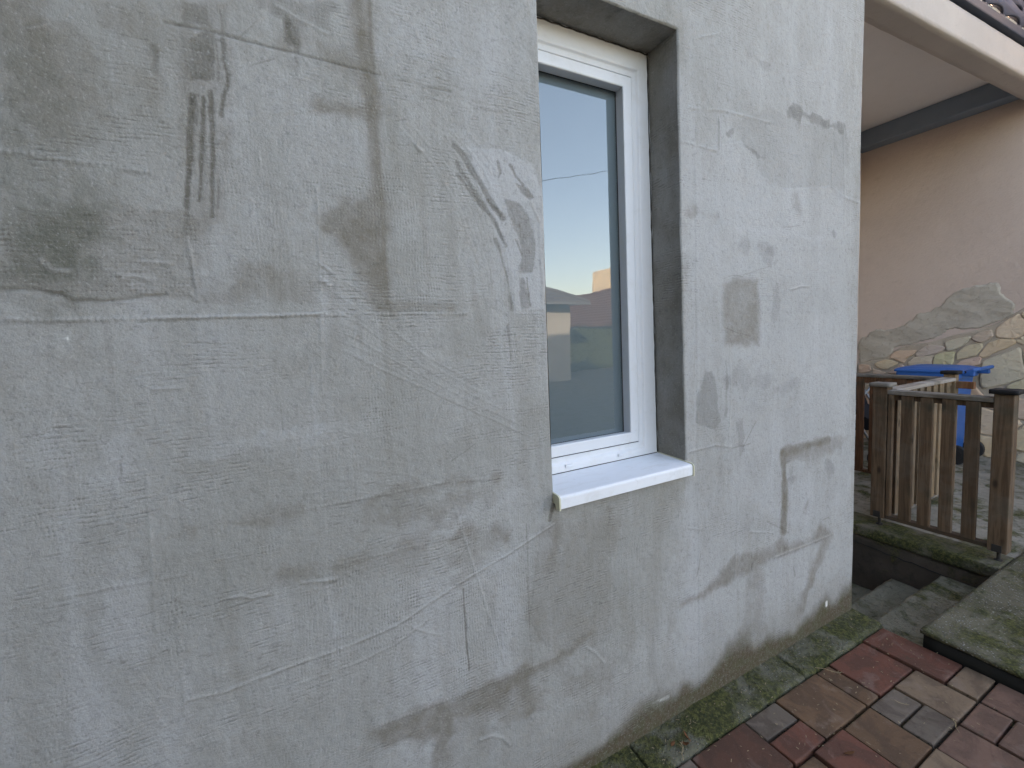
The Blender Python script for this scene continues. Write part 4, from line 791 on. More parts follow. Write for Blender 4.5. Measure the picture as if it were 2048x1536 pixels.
pane_me = bpy.data.meshes.new('pane'); pa, pb, pc_, pd = FX0+g0-.004, FX1-g0+.004, FZ0+g0-.004, FZ1-g0+.004
pane_me.from_pydata([(pa, .205, pc_), (pb, .205, pc_), (pb, .205, pd), (pa, .205, pd)], [], [(0, 1, 2, 3)])
obj('pane', pane_me, MAT['glass'], win)
obj('frosted_pane', box('frosted_pane', FX0+g0-.01, FX1-g0+.01, .2075, .2135, FZ0+g0-.01, FZ1-g0+.01), MAT['frost'], win)
for wx in (.905, 1.163):
    bm = bmesh.new(); bm_box(bm, wx-.017, wx+.017, .143, .1505, 1.083, 1.096, .003, 2)
    obj('weep_cover', bm_mesh('weep_cover', bm, True), MAT['pvc'], win)
obj('sill_joint', box('sill_joint', .745, 1.362, .1475, .1498, 1.0655, 1.0690), MAT['sealant'], win)
# sill
sill = empty('window_sill'); sill.parent = house
prof = [(.156, 1.067), (-.024, 1.0585), (-.030, 1.057), (-.034, 1.053), (-.035, 1.048), (-.035, 1.016), (-.032, 1.014), (-.027, 1.014), (-.026, 1.036), (.156, 1.044)]
def extrude_x(name, prof, x0, x1):
    n = len(prof); vs_ = [(x0, y, z) for y, z in prof]+[(x1, y, z) for y, z in prof]
    fs = [(k, (k+1) % n, n+(k+1) % n, n+k) for k in range(n)]+[tuple(range(n))[::-1], tuple(range(n, 2*n))]
    return pymesh(name, vs_, fs)
obj('sill_board', extrude_x('sill_board', prof, .7425, 1.366), MAT['sill'], sill)
cp = [(.150, 1.070), (-.026, 1.062), (-.034, 1.0595), (-.0385, 1.054), (-.0395, 1.048), (-.0395, 1.012), (-.018, 1.011), (-.012, 1.028), (.150, 1.036)]
obj('end_cap', extrude_x('end_cap', cp, .7365, .7423), MAT['cap'], sill)
obj('end_cap', extrude_x('end_cap', cp, 1.3662, 1.3715), MAT['cap'], sill)

# ------------------------------------------------------------------ ground, stair well, paving
def rects(name, rs, mat, kind='structure'):
    vs_, fs = [], []
    for x0, x1, y0, y1, z in rs:
        k = len(vs_); vs_ += [(x0, y0, z), (x1, y0, z), (x1, y1, z), (x0, y1, z)]; fs.append((k, k+1, k+2, k+3))
    o = obj(name, pymesh(name, vs_, fs), mat); o['kind'] = kind; return o
E_ = 400
rects('ground', [(-E_, E_, -E_, -4.0, -.09), (-E_, -.9, -4.0, E_, -.09), (7.2, E_, -4.0, E_, -.09), (-.9, 7.2, 2.2, E_, -.09), (-.9, 2.62, -4.0, 2.2, -.09), (2.62, 7.2, -4.0, -2.2, -.09)], MAT['ground'])
rects('paving_bed', [(-2.5, 2.652, -2.6, -.02, -.042)], MAT['soil'])
paving = tag(empty('paving', (0, 0, -.02)), kind='structure')
UX, UY = .103, .1045; PX0, PY0 = 2.650, -.142
RED, BRN, TAN, GRY, PNK, DRD = (.150, .052, .032), (.150, .080, .042), (.205, .135, .085), (.150, .114, .086), (.185, .100, .070), (.112, .047, .029)
known = [(0,0,2,3,RED), (2,0,3,2,RED), (5,0,1,2,BRN), (6,0,3,2,BRN), (9,0,2,1,GRY), (9,1,2,1,RED), (11,0,3,2,DRD), (14,0,2,2,GRY), (16,0,3,2,RED),
         (0,3,2,1,TAN), (0,4,2,2,PNK), (2,2,2,2,TAN), (4,2,2,1,GRY), (4,3,2,1,GRY), (6,2,2,2,BRN), (8,2,2,3,RED), (10,2,2,2,BRN), (2,4,2,1,PNK), (2,5,2,1,PNK), (4,4,2,3,PNK), (6,4,2,1,TAN)]
NC, NR = 34, 20
occ = np.zeros((NC, NR), bool); pieces = []
for p in known: occ[p[0]:p[0]+p[2], p[1]:p[1]+p[3]] = True; pieces.append(p)
rnd = random.Random(5)
for j in range(NR):
    for i in range(NC):
        if occ[i, j]: continue
        opts = [(3,2),(2,2),(2,3),(2,1),(2,2),(1,2),(1,1)]; rnd.shuffle(opts); opts.append((1, 1))
        for w_, h_ in opts:
            if i+w_ <= NC and j+h_ <= NR and not occ[i:i+w_, j:j+h_].any():
                occ[i:i+w_, j:j+h_] = True; pieces.append((i, j, w_, h_, rnd.choice([RED, BRN, TAN, GRY, PNK, DRD, RED, BRN]))); break
pm = {}
def paver_mesh(w_, h_, var):
    k = (w_, h_, var)
    if k not in pm:
        r2 = random.Random(hash(k) % 999); bm = bmesh.new(); a, b_ = w_*UX/2-.0042-r2.random()*.0012, h_*UY/2-.0042-r2.random()*.0012
        bm_box(bm, -a, a, -b_, b_, -.05, 0, .006, 2)
        for v in bm.verts: v.co.x += r2.uniform(-.0012, .0012); v.co.y += r2.uniform(-.0012, .0012)
        pm[k] = bm_mesh('paver', bm)
    return pm[k]
for n_, (i, j, w_, h_, c) in enumerate(pieces):
    cx, cy = PX0-(i+w_/2)*UX, PY0-(j+h_/2)*UY
    v = rnd.uniform(.88, 1.12)
    o = obj('paver', paver_mesh(w_, h_, n_ % 3), MAT['paver'], paving, (cx, cy, rnd.uniform(-.0045, .0035)), (rnd.uniform(-.016, .016), rnd.uniform(-.016, .016), rnd.uniform(-.006, .006)), tuple(q_*v for q_ in c))
# crumbs, moss and needles in the joints
vs_, fs = [], []
for n_ in range(5200):
    i, j, w_, h_, c = rnd.choice(pieces)
    x0, x1, y1, y0 = PX0-(i+w_)*UX, PX0-i*UX, PY0-j*UY, PY0-(j+h_)*UY
    if x1 < .6 or y0 < -1.4: continue
    t = rnd.random(); s = rnd.choice('abcd')
    p = {'a': (x0, y0+(y1-y0)*t), 'b': (x1, y0+(y1-y0)*t), 'c': (x0+(x1-x0)*t, y0), 'd': (x0+(x1-x0)*t, y1)}[s]
    if mnoise.noise(Vector((p[0]*6, p[1]*6, 3.1))) < -.05: continue
    c_ = Vector((p[0]+rnd.gauss(0, .0025), p[1]+rnd.gauss(0, .0025), -.034+rnd.random()*.012)); r_ = rnd.uniform(.0012, .0038)
    k = len(vs_); a_ = rnd.random()*6.3
    for q_ in range(3): vs_.append(c_+Vector((math.cos(a_+q_*2.1)*r_*(2.2 if q_ == 0 else 1), math.sin(a_+q_*2.1)*r_*(2.2 if q_ == 0 else 1), 0)))
    vs_.append(c_+Vector((0, 0, r_*1.3))); fs += [(k, k+1, k+3), (k+1, k+2, k+3), (k+2, k, k+3)]
o = obj('joint_moss', pymesh('joint_moss', vs_, fs), MAT['soil'], paving); o.location = (0, 0, .02); o['kind'] = 'stuff'
vs_, fs = [], []
for n_ in range(260):
    x, y = rnd.uniform(.7, 2.64), -.02-abs(rnd.gauss(0, .35)); z = -.002 if y > -.13 else -.0165
    L = rnd.uniform(.002, .007); a_ = rnd.random()*6.3; w_ = rnd.uniform(.0006, .0018); k = len(vs_); u = Vector((math.cos(a_), math.sin(a_), rnd.uniform(-.1, .3))); v = Vector((-u.y, u.x, 0))*w_; c_ = Vector((x, y, z+.004))
    vs_ += [c_-u*L-v, c_+u*L-v, c_+u*L+v, c_-u*L+v]; fs.append((k, k+1, k+2, k+3))
o = obj('plant_debris', pymesh('plant_debris', vs_, fs), MAT['straw'], paving); o.location = (0, 0, .02); o['kind'] = 'stuff'
# kerb strip along the house foot, three cast blocks
kerb = tag(empty('kerb', (0, 0, 0)), kind='structure')
def kerb_block(x0, x1, seed):
    nx_, ny_ = int((x1-x0)/.008), 20
    A = np.zeros((nx_+1, ny_+4, 3), np.float32)
    for i in range(nx_+1):
        for j in range(ny_+4):
            x = x0+(x1-x0)*i/nx_; t = min(j/ny_, 1.0)
            y = .012-.150*t; z = -.002-.010*t - .010*max(0, (t-.9)/.1)**2
            e = min(x-x0, x1-x); z -= .006*max(0, 1-e/.008)
            p = Vector((x, y, seed)); z += mnoise.noise(p*11)*.003+mnoise.noise(p*45)*.0022+mnoise.noise(p*130)*.0012
            y += mnoise.noise(Vector((x*14, 2.2, seed)))*.005*t
            if j > ny_: z -= .02*(j-ny_); y -= .001*(j-ny_)
            A[i, j] = (x, y, z)
    A[0, :, 0] += .001; A[-1, :, 0] -= .001
    ii = np.arange((nx_+1)*(ny_+4)).reshape(nx_+1, ny_+4)
    qq = np.stack([ii[:-1, :-1], ii[:-1, 1:], ii[1:, 1:], ii[1:, :-1]], -1).reshape(-1, 4)
    co_ = A.reshape(-1, 3); low = co_.copy(); 
    # end faces
    vs2, f2 = [tuple(v) for v in co_], [tuple(int(t) for t in q_) for q_ in qq]
    for col_ in (ii[0], ii[-1]):
        b0 = len(vs2)
        for v in col_: vs2.append((vs2[v][0], vs2[v][1], -.5))
        for k in range(len(col_)-1): f2.append((int(col_[k]), int(col_[k+1]), b0+k+1, b0+k))
    return pymesh('kerb_block', vs2, f2, True)
for x0, x1 in ((-.95, 1.035), (1.04, 1.965), (1.970, 2.672)):
    obj('kerb_block', kerb_block(x0, x1, x0*3), MAT['kerb'], kerb)
# landing slab beside the paving
o = obj('landing_slab', noisy_box('landing_slab', 2.655, 4.3, -2.2, -.293, .036, .060, .016, .0022, .012, 30), MAT['slab']); o['kind'] = 'structure'
o = obj('slab_footing', noisy_box('slab_footing', 2.663, 4.25, -2.15, -.302, -1.2, .035, .06, .003, .008), MAT['footing_black']); o['kind'] = 'structure'
# stairs going down along the house side
stairs = tag(empty('stairs', (2.66, 0, 0)), kind='structure')
ny0 = -.330
for k, (z, y1) in enumerate([(-.113, -.026), (-.267, .239), (-.420, .485), (-.573, .75), (-.726, 1.01), (-.88, 1.27)]):
    me = noisy_box('step', .012, 1.062, ny0, y1, z-.30, z, .022, .003, .016, 16)
    obj('step', me, MAT['step'], stairs); ny0 = y1-.004
rects('well_floor', [(2.60, 3.8, -.4, 2.2, -1.03)], MAT['retain'])
# retaining wall of the stair well with its coping
rw = tag(empty('retaining_wall', (3.71, 0, 0)), 'stained concrete wall and mossy coping of the stair well under the railings', 'wall')
obj('wall_body', noisy_box('wall_body', .012, .24, -.30, 1.82, -1.2, -.020, .03, .005, .012, 7), MAT['retain'], rw)
obj('coping', noisy_box('coping', 0, .25, -.290, 1.82, -.021, .058, .016, .0018, .008, 22), MAT['coping'], rw)
crack = bmesh.new(); tube(crack, [(.0075+mnoise.noise(Vector((0, t*9, 1)))*.001, .50-t*.56, -.083-.03*t+.012*mnoise.noise(Vector((0, t*11, 5)))) for t in [i/24 for i in range(25)]], .0022, 5)
obj('crack', bm_mesh('crack', crack), MAT['rubber'], rw)
rects('yard', [(3.95, 6.72, -2.3, 1.84, .052)], MAT['yard'])

# ------------------------------------------------------------------ wooden railings
def wood_box(name, x0, x1, y0, y1, z0, z1, mat, parent, bev=.004):
    """mesh centred on its own origin"""
    c = ((x0+x1)/2, (y0+y1)/2, (z0+z1)/2)
    me = box(name, x0-c[0], x1-c[0], y0-c[1], y1-c[1], z0-c[2], z1-c[2], bev, 2)
    o = obj(name, me, mat, parent); o.location = Vector(c)-parent.location; return o
def post(parent, x, y, z0, z1, mat, capmat, w_=.086, foot=True, capw=.122):
    p = wood_box('post', x-w_/2, x+w_/2, y-w_/2, y+w_/2, z0, z1, mat, parent, .006)
    c = obj('post_cap', noisy_box('post_cap', -capw/2, capw/2, -capw/2, capw/2, -.014, .014, .015, .0015, .006, 30), capmat, p, (0, 0, (z1-z0)/2+.013))
    if foot:
        bm = bmesh.new(); lathe(bm, [(-.062, .020), (-.056, .020), (-.055, .009), (.0, .009)], (0, 0, -(z1-z0)/2), 'z', 12)
        bm_box(bm, -w_*.5-.003, -w_*.5+.001, -.022, .022, -(z1-z0)/2+.004, -(z1-z0)/2+.05, .001)
        obj('post_foot', bm_mesh('post_foot', bm), MAT['iron'], p)
    return p
GR = 'wooden railings round the stair well'
ra = tag(empty('wooden_railing', (3.84, 0, .06)), 'brown wooden railing nearest the camera with a black-capped right post', 'railing', GR)
post(ra, 3.843, -.250, .118, 1.114, MAT['wood'], MAT['black_wood'])
post(ra, 3.843, .368, .124, 1.112, MAT['wood'], MAT['grey_wood'])
wood_box('top_rail', 3.800, 3.890, -.207, .325, 1.058, 1.088, MAT['rail_y'], ra, .006)
wood_box('sub_rail', 3.826, 3.866, -.2065, .3245, 1.020, 1.0575, MAT['wood'], ra)
wood_box('bottom_rail', 3.812, 3.872, -.207, .325, .126, .153, MAT['wood_y'], ra)
for y in (.212, .108, -.003, -.116):
    wood_box('baluster', 3.806, 3.838, y-.033, y+.033, .1535, 1.056, MAT['wood'], ra, .004)
wood_box('baluster', 3.806, 3.838, .293, .320, .1535, 1.056, MAT['wood'], ra, .004)
rb = tag(empty('wooden_railing', (4.4, .35, .06)), 'short pale wooden railing running back from the corner post to a black-capped post', 'railing', GR)
post(rb, 4.945, .345, .10, 1.118, MAT['wood_pale'], MAT['black_wood'], .075, True, .11)
wood_box('top_rail', 3.892, 4.906, .300, .390, 1.062, 1.090, MAT['rail_x'], rb, .006)
wood_box('sub_rail', 3.888, 4.906, .326, .364, 1.022, 1.0615, MAT['wood_pale'], rb)
wood_box('bottom_rail', 3.888, 4.906, .318, .372, .112, .138, MAT['rail_x'], rb)
for k in range(8):
    x = 3.955+k*.118
    wood_box('baluster', x-.036, x+.036, .306, .340, .1385, 1.060, MAT['wood_pale'], rb, .004)
rc = tag(empty('wooden_railing', (4.95, 1.0, .06)), 'reddish brown wooden railing farthest back in front of the blue bin', 'railing', GR)
wood_box('top_rail', 4.905, 4.995, .384, 1.80, 1.058, 1.086, MAT['rail_y'], rc, .006)
wood_box('sub_rail', 4.925, 4.965, .20, 1.80, 1.000, 1.0575, MAT['wood_red'], rc)
wood_box('bottom_rail', 4.922, 4.978, .384, 1.80, .110, .136, MAT['wood_red'], rc)
for k in range(13):
    y = .445+k*.1085
    wood_box('baluster', 4.912, 4.940, y-.030, y+.030, .1365, 1.057, MAT['wood_red'], rc, .004)

# ------------------------------------------------------------------ neighbour's wall: pink render, stone cladding, cement repair
nwl = tag(empty('neighbour_wall', (6.7, 0, 0)), 'pink rendered wall with irregular stone cladding along its foot', 'wall')
obj('render', box('render', 0, .3, -3.2, 2.12, -.5, 5.2), MAT['pink'], nwl)
obj('end_return', box('end_return', -4.04, -.001, 1.82, 2.12, -1.2, 3.96), MAT['pink'], nwl)
def top_z(y):
    T = TOPLINE
    if y >= T[0][0]: return T[0][1]
    for (a, za), (b_, zb) in zip(T, T[1:]):
        if b_ <= y <= a: return za+(zb-za)*(a-y)/(a-b_+1e-9)
    return min(T[-1][1]+(T[-1][0]-y)*.5, 2.2)
# mortar bed
ys = np.linspace(-2.6, 1.81, 120); vs_, fs = [], []
for y in ys:
    tz = top_z(y)+.02*mnoise.noise(Vector((y*6, 0, 0)))
    vs_ += [(-.014, y, .02), (-.014, y, tz-.01), (.004, y, tz+.012)]
for k in range(len(ys)-1):
    a = 3*k; fs += [(a, a+3, a+4, a+1), (a+1, a+4, a+5, a+2)]
obj('mortar_bed', pymesh('mortar_bed', vs_, fs), MAT['mortar'], nwl)
STC = [(.66, .51, .36), (.62, .49, .36), (.60, .48, .38), (.67, .52, .38), (.61, .49, .38), (.63, .465, .34)]
def stone(poly, seed):
    r2 = random.Random(seed); c = np.mean(np.array(poly), axis=0); n = len(poly)
    poly = [tuple(c+(np.array(p)-c)*1.07) for p in poly]
    # rounder outline: subdivide and jitter
    P = []
    for i in range(n):
        a, b_ = np.array(poly[i]), np.array(poly[(i+1) % n]); P += [a*.86+b_*.14, a*.5+b_*.5+np.array([r2.uniform(-.006, .006), r2.uniform(-.006, .006)]), a*.14+b_*.86]
    m = len(P); vs_ = []; t = r2.uniform(.026, .038)
    for p in P: vs_.append((-.010, p[0]-c[0], p[1]-c[1]))
    for p in P:
        d = (p-c)*.97; vs_.append((-t+.006, d[0], d[1]))
    for p in P:
        d = (p-c)*.90; vs_.append((-t+r2.uniform(-.004, .003), d[0], d[1]))
    vs_.append((-t-.002, 0, 0)); fs = []
    for L in (0, 1):
        for i in range(m): fs.append((L*m+i, L*m+(i+1) % m, (L+1)*m+(i+1) % m, (L+1)*m+i))
    for i in range(m): fs.append((2*m+i, 2*m+(i+1) % m, 3*m))
    o = obj('stone', pymesh('stone', vs_, fs), MAT['stone'], nwl, (0, c[0], c[1]), color=tuple(v*r2.uniform(.9, 1.1) for v in r2.choice(STC)))
for k, s in enumerate(STONES): stone(s, k)
# remaining stones: irregular cells below
cent = [tuple(np.mean(np.array(s), axis=0)) for s in STONES]
r3 = random.Random(21); seeds = []
tries = 0
while tries < 6000:
    tries += 1; y, z = r3.uniform(-2.5, 1.75), r3.uniform(.06, 1.9)
    if z > top_z(y)-.10: continue
    if any((abs(y-a)/1.3)**2+(z-b_)**2 < .205**2 for a, b_ in seeds): continue
    bad = False
    for s in STONES:
        A = np.array(s); 
        if pinside(np.array([y]), np.array([z]), s)[0] or pdist(np.array([y]), np.array([z]), s+[s[0]])[0] < .07: bad = True; break
    if not bad: seeds.append((y, z))
allp = seeds+[tuple(p) for s in STONES for p in (np.array(s)*.55+np.mean(np.array(s), axis=0)*.45)]
def clip(poly, mx, my, nx_, ny_):
    out_ = []
    for i in range(len(poly)):
        a, b_ = poly[i], poly[(i+1) % len(poly)]
        da, db = (a[0]-mx)*nx_+(a[1]-my)*ny_, (b_[0]-mx)*nx_+(b_[1]-my)*ny_
        if da <= 0: out_.append(a)
        if da*db < 0:
            t = da/(da-db); out_.append((a[0]+(b_[0]-a[0])*t, a[1]+(b_[1]-a[1])*t))
    return out_
for k, (y, z) in enumerate(seeds):
    tz = top_z(y); poly = [(y-.4, max(.055, z-.4)), (y+.4, max(.055, z-.4)), (y+.4, min(z+.4, tz)), (y-.4, min(z+.4, tz))]
    poly = [(min(p[0], 1.80), p[1]) for p in poly]
    for a, b_ in allp:
        if (a, b_) == (y, z) or abs(a-y) > .8 or abs(b_-z) > .8: continue
        L = math.hypot(a-y, b_-z); nx_, ny_ = (a-y)/L, (b_-z)/L
        poly = clip(poly, (a+y)/2-nx_*.013, (b_+z)/2-ny_*.013, nx_, ny_)
        if len(poly) < 3: break
    if len(poly) >= 3 and max(p[0] for p in poly)-min(p[0] for p in poly) > .06: stone(poly, 100+k)
# cement repair above the stones
P = np.array(PATCH); gy = np.arange(P[:, 0].min()-.02, P[:, 0].max()+.02, .010); gz = np.arange(P[:, 1].min()-.02, P[:, 1].max()+.02, .010)
Y_, Z_ = np.meshgrid(gy, gz, indexing='ij'); ed = pdist(Y_+(fbm(Y_, Z_, 14, 5, 3)-.5)*.05, Z_+(fbm(Y_, Z_, 14, 8, 3)-.5)*.05, [tuple(p) for p in PATCH]+[tuple(PATCH[0])])
ins = pinside(Y_+(fbm(Y_, Z_, 14, 5, 3)-.5)*.05, Z_+(fbm(Y_, Z_, 14, 8, 3)-.5)*.05, [tuple(p) for p in PATCH])
hh = np.where(ins, np.minimum(ed/.012, 1)*.013, -.012)+np.where(ins, 1, 0)*((fbm(Y_*.8+Z_*.9, Z_*2.4-Y_*.75, 2.6, 15, 4)-.5)*.030+(fbm(Y_, Z_, 12, 17, 3)-.5)*.006)*np.minimum(ed/.03, 1)
hh = np.where(ins, np.maximum(hh, .003), hh)
co = np.stack([-hh, Y_, Z_], -1).reshape(-1, 3); ii = np.arange(Y_.size).reshape(Y_.shape)
qq = np.stack([ii[:-1, :-1], ii[:-1, 1:], ii[1:, 1:], ii[1:, :-1]], -1)
keep = ins[:-1, :-1] | ins[1:, :-1] | ins[1:, 1:] | ins[:-1, 1:]
obj('cement_patch', npmesh('cement_patch', co, qq[keep]), MAT['patch'], nwl)

# ------------------------------------------------------------------ porch roof over the yard
pr = tag(empty('porch_roof', (2.66, 0, 3.6)), 'pale porch roof with rendered front beam and dark tiles above the yard', 'porch roof')
def prbox(name, x0, x1, y0, y1, z0, z1, mat, bev=.006):
    me = box(name, x0-2.66, x1-2.66, y0, y1, z0-3.6, z1-3.6, bev, 1); return obj(name, me, mat, pr)
prbox('ceiling', 2.66, 6.699, .30, 2.0, 3.952, 4.0, MAT['ceiling'], 0)
sk = -.0274
bmb = noisy_box('front_beam', 0, 5.2, 0, .165, 0, .235, .04, .0015, .004, 9)
obj('front_beam', bmb, MAT['beam'], pr, (0, .318, .045), (0, 0, sk))
prbox('wall_beam', 6.5, 6.699, .40, 1.819, 3.748, 3.951, MAT['greybeam'], .008)
fa = bmesh.new(); bm_box(fa, 0, 5.3, -.030, .02, .262, .330, .01, 2); bm_box(fa, 0, 5.3, -.02, .2, .281, .36, .004)
obj('gutter_board', bm_mesh('gutter_board', fa), MAT['fascia'], pr, (0, .318, .045), (0, 0, sk))
tbm = bmesh.new(); n = 9
tv, tf = [], []
for k in range(n):
    u = k/(n-1); xx = u*.318; hh_ = .036*math.sin(u*math.pi)**.8
    tv += [(xx, -hh_, 0), (xx, -hh_, .38), (xx, -hh_+.014, 0), (xx, -hh_+.014, .38)]
for k in range(n-1):
    a = 4*k; tf += [(a, a+4, a+5, a+1), (a+2, a+3, a+7, a+6), (a, a+2, a+6, a+4), (a+1, a+5, a+7, a+3)]
tm = pymesh('roof_tile', tv, tf, True)
lm = noisy_box('mortar_bead', 0, .22, -.010, .012, -.016, .014, .012, .004, .012, 40)
for row in range(3):
    for k in range(16):
        x = k*.330+(.165 if row % 2 else 0)
        obj('roof_tile', tm, MAT['tile'], pr, (x, .300+sk*x+row*.125, .395+row*.30), (-R(24), 0, sk), None)
        if row == 0 and k > 2: obj('mortar_bead', lm, MAT['lime'], pr, (x+.02, .305+sk*x, .392), (0, 0, sk))

# ------------------------------------------------------------------ blue wheeled bin
bn = tag(empty('wheeled_bin', (6.33, .90, .055)), 'blue wheeled bin standing against the stone cladding', 'bin')
bn.scale = (.9, .86, .985)
def loft(name, secs, mat, parent, loc=(0, 0, 0), smooth=False):
    vs_, fs = [], []; n = len(secs[0])
    for s in secs: vs_ += s
    for k in range(len(secs)-1):
        for i in range(n): fs.append((k*n+i, k*n+(i+1) % n, (k+1)*n+(i+1) % n, (k+1)*n+i))
    fs += [tuple(range(n))[::-1], tuple(range((len(secs)-1)*n, len(secs)*n))]
    return obj(name, pymesh(name, vs_, fs, smooth), mat, parent, loc)
def rrect(hx, y0, y1, z, r=.04, n=5):
    pts = []
    for cx, cy, a0 in ((hx-r, y1-r, 0), (-hx+r, y1-r, 90), (-hx+r, y0+r, 180), (hx-r, y0+r, 270)):
        for k in range(n): a = R(a0+90*k/(n-1)); pts.append((cx+r*math.cos(a), cy+r*math.sin(a), z))
    return pts
body = loft('body', [rrect(.215, -.20, .20, .02), rrect(.225, -.215, .215, .12), rrect(.265, -.27, .28, .90), rrect(.268, -.272, .284, .93)], MAT['bin'], bn)
loft('rim', [rrect(.285, -.30, .305, .915), rrect(.292, -.31, .312, .925), rrect(.292, -.31, .312, .965), rrect(.285, -.30, .305, .975)], MAT['bin'], body)
lid = loft('lid', [rrect(.298, -.335, .330, .976), rrect(.300, -.338, .334, .990), rrect(.290, -.325, .32, 1.008), rrect(.22, -.25, .25, 1.030), rrect(.12, -.15, .15, 1.040)], MAT['bin'], bn)
bm = bmesh.new(); tube(bm, [(-.22, -.335, .975), (-.22, -.41, 1.010), (-.20, -.44, 1.022), (.20, -.44, 1.022), (.22, -.41, 1.010), (.22, -.335, .975)], .019, 8)
bm_box(bm, -.235, -.2, -.42, -.29, .945, 1.0, .01); bm_box(bm, .2, .235, -.42, -.29, .945, 1.0, .01)
obj('handle', bm_mesh('handle', bm), MAT['bin'], lid)
bm = bmesh.new(); tube(bm, [(-.24, -.338, .988), (.24, -.338, .988)], .014, 10)
obj('hinge_pin', bm_mesh('hinge_pin', bm), MAT['black'], lid)
for s in (-1, 1):
    bm = bmesh.new(); lathe(bm, [(-.024, .06), (-.022, .094), (-.012, .102), (.012, .102), (.022, .094), (.024, .06)], (0, 0, 0), 'x', 28)
    wv = obj('wheel', bm_mesh('wheel', bm), MAT['rubber'], bn, (s*.245, -.295, .103))
    bm = bmesh.new(); lathe(bm, [(-.027, .03), (-.026, .058), (.026, .058), (.027, .03)], (0, 0, 0), 'x', 20)
    obj('hub', bm_mesh('hub', bm), MAT['black'], wv)
bm = bmesh.new(); tube(bm, [(-.22, -.295, .103), (.22, -.295, .103)], .012, 8); obj('axle', bm_mesh('axle', bm), MAT['iron'], bn)
loft('base_skid', [rrect(.205, -.19, .205, -.004), rrect(.218, -.205, .208, .06), rrect(.221, -.209, .205, .14)], MAT['black'], bn)

# ------------------------------------------------------------------ pushchair behind the far railing
pc = tag(empty('pushchair', (5.62, 1.30, .052)), 'black folded pushchair behind the far wooden railing', 'pushchair')
bm = bmesh.new()
for s in (-.24, .24):
    tube(bm, [(s, -.30, .10), (s, -.05, .55), (s, .22, 1.02), (s, .30, 1.05)], .014, 8)
    tube(bm, [(s, .30, .10), (s, .02, .55), (s, -.20, .85)], .014, 8)
tube(bm, [(-.24, .30, .10), (.24, .30, .10)], .012, 8); tube(bm, [(-.24, -.30, .10), (.24, -.30, .10)], .012, 8)
obj('frame', bm_mesh('frame', bm, True), MAT['steel'], pc)
bm = bmesh.new(); tube(bm, [(-.25, .30, 1.055), (-.12, .32, 1.06), (.12, .32, 1.06), (.25, .30, 1.055)], .02, 10); obj('handlebar', bm_mesh('handlebar', bm, True), MAT['rubber'], pc)
loft('seat', [[(-.22, -.28, .40), (.22, -.28, .40), (.22, .10, .34), (-.22, .10, .34)], [(-.22, -.28, .46), (.22, -.28, .46), (.22, .12, .42), (-.22, .12, .42)], [(-.22, .02, .60), (.22, .02, .60), (.22, .20, .60), (-.22, .20, .60)], [(-.21, .12, .95), (.21, .12, .95), (.21, .24, .97), (-.21, .24, .97)]], MAT['fabric'], pc)
for sx in (-.27, .27):
    for sy in (-.30, .30):
        bm = bmesh.new(); lathe(bm, [(-.018, .075), (-.014, .10), (.014, .10), (.018, .075)], (0, 0, 0), 'x', 24); wv = obj('wheel', bm_mesh('wheel', bm), MAT['rubber'], pc, (sx, sy, .10))

# ------------------------------------------------------------------ litter on the kerb and pavers
def leaf_mesh(seed, L, W_):
    r2 = random.Random(seed); vs_, fs = [], []
    for i in range(7):
        t = i/6; w_ = W_*math.sin(math.pi*min(1, t*.95+.03))**.8; z = .5*L*(t-.5)**2+r2.uniform(0, .003)
        vs_ += [(L*(t-.5), -w_, z+.35*w_), (L*(t-.5), 0, z), (L*(t-.5), w_, z+.5*w_)]
    for i in range(6):
        a = 3*i; fs += [(a, a+3, a+4, a+1), (a+1, a+4, a+5, a+2)]
    k = len(vs_); vs_ += [(L*.5, 0, .12*L), (L*.5, .001, .12*L), (L*.75, .004, .1*L), (L*.75, .003, .1*L)]; fs.append((k, k+1, k+2, k+3))
    me = pymesh('leaf', vs_, fs, True); return me
def leaf(x, y, z, L, W_, rz, mat, label, seed, rx=.2):
    o = obj('dry_leaf', leaf_mesh(seed, L, W_), mat, None, (x, y, z), (rx, .1, rz)); m = o.modifiers.new('thickness', 'SOLIDIFY'); m.thickness = .0006
    return tag(o, label, 'leaf', 'fallen leaves')
leaf(1.245, -.092, .001, .05, .011, 1.2, MAT['leaf'], 'upright curled brown leaf on the moss of the kerb', 1, .7)
leaf(1.222, -.108, -.004, .034, .010, 2.4, MAT['leaf'], 'small reddish leaf lying flat on the mossy kerb by the joint', 2)
leaf(1.18, -.085, .0, .03, .006, .3, MAT['leaf'], 'leftmost narrow brown leaf on the mossy kerb', 3)
leaf(2.150, -.415, -.014, .05, .004, 1.9, MAT['straw'], 'thin curved straw-coloured leaf on the grey paver', 4, .05)
leaf(1.725, -.425, -.014, .040, .006, 2.7, MAT['leaf'], 'pinkish narrow leaf on the dark red paver', 5, .05)
def sprig(x, y, z, rz, label, n=6, L=.05):
    bm = bmesh.new(); r2 = random.Random(int(x*1000))
    tube(bm, [(-L, 0, .003), (-L*.3, .004, .006), (L*.5, -.003, .006), (L, .004, .004)], .0013, 5)
    for k in range(n):
        a = r2.uniform(-1.2, 1.2); l = L*r2.uniform(.25, .5); x0 = L*r2.uniform(-.1, .9)
        tube(bm, [(x0, 0, .005), (x0+l*math.cos(a)*.5, l*math.sin(a)*.5, .010), (x0+l*math.cos(a), l*math.sin(a), .007)], [.0011, .001, .0005], 5)
    o = obj('dry_sprig', bm_mesh('dry_sprig', bm), MAT['straw'], None, (x, y, z), (0, 0, rz)); return tag(o, label, 'twig', 'dry plant bits')
sprig(2.085, -.170, -.016, -.9, 'pale dry grass sprig on the brown paver beside the kerb')
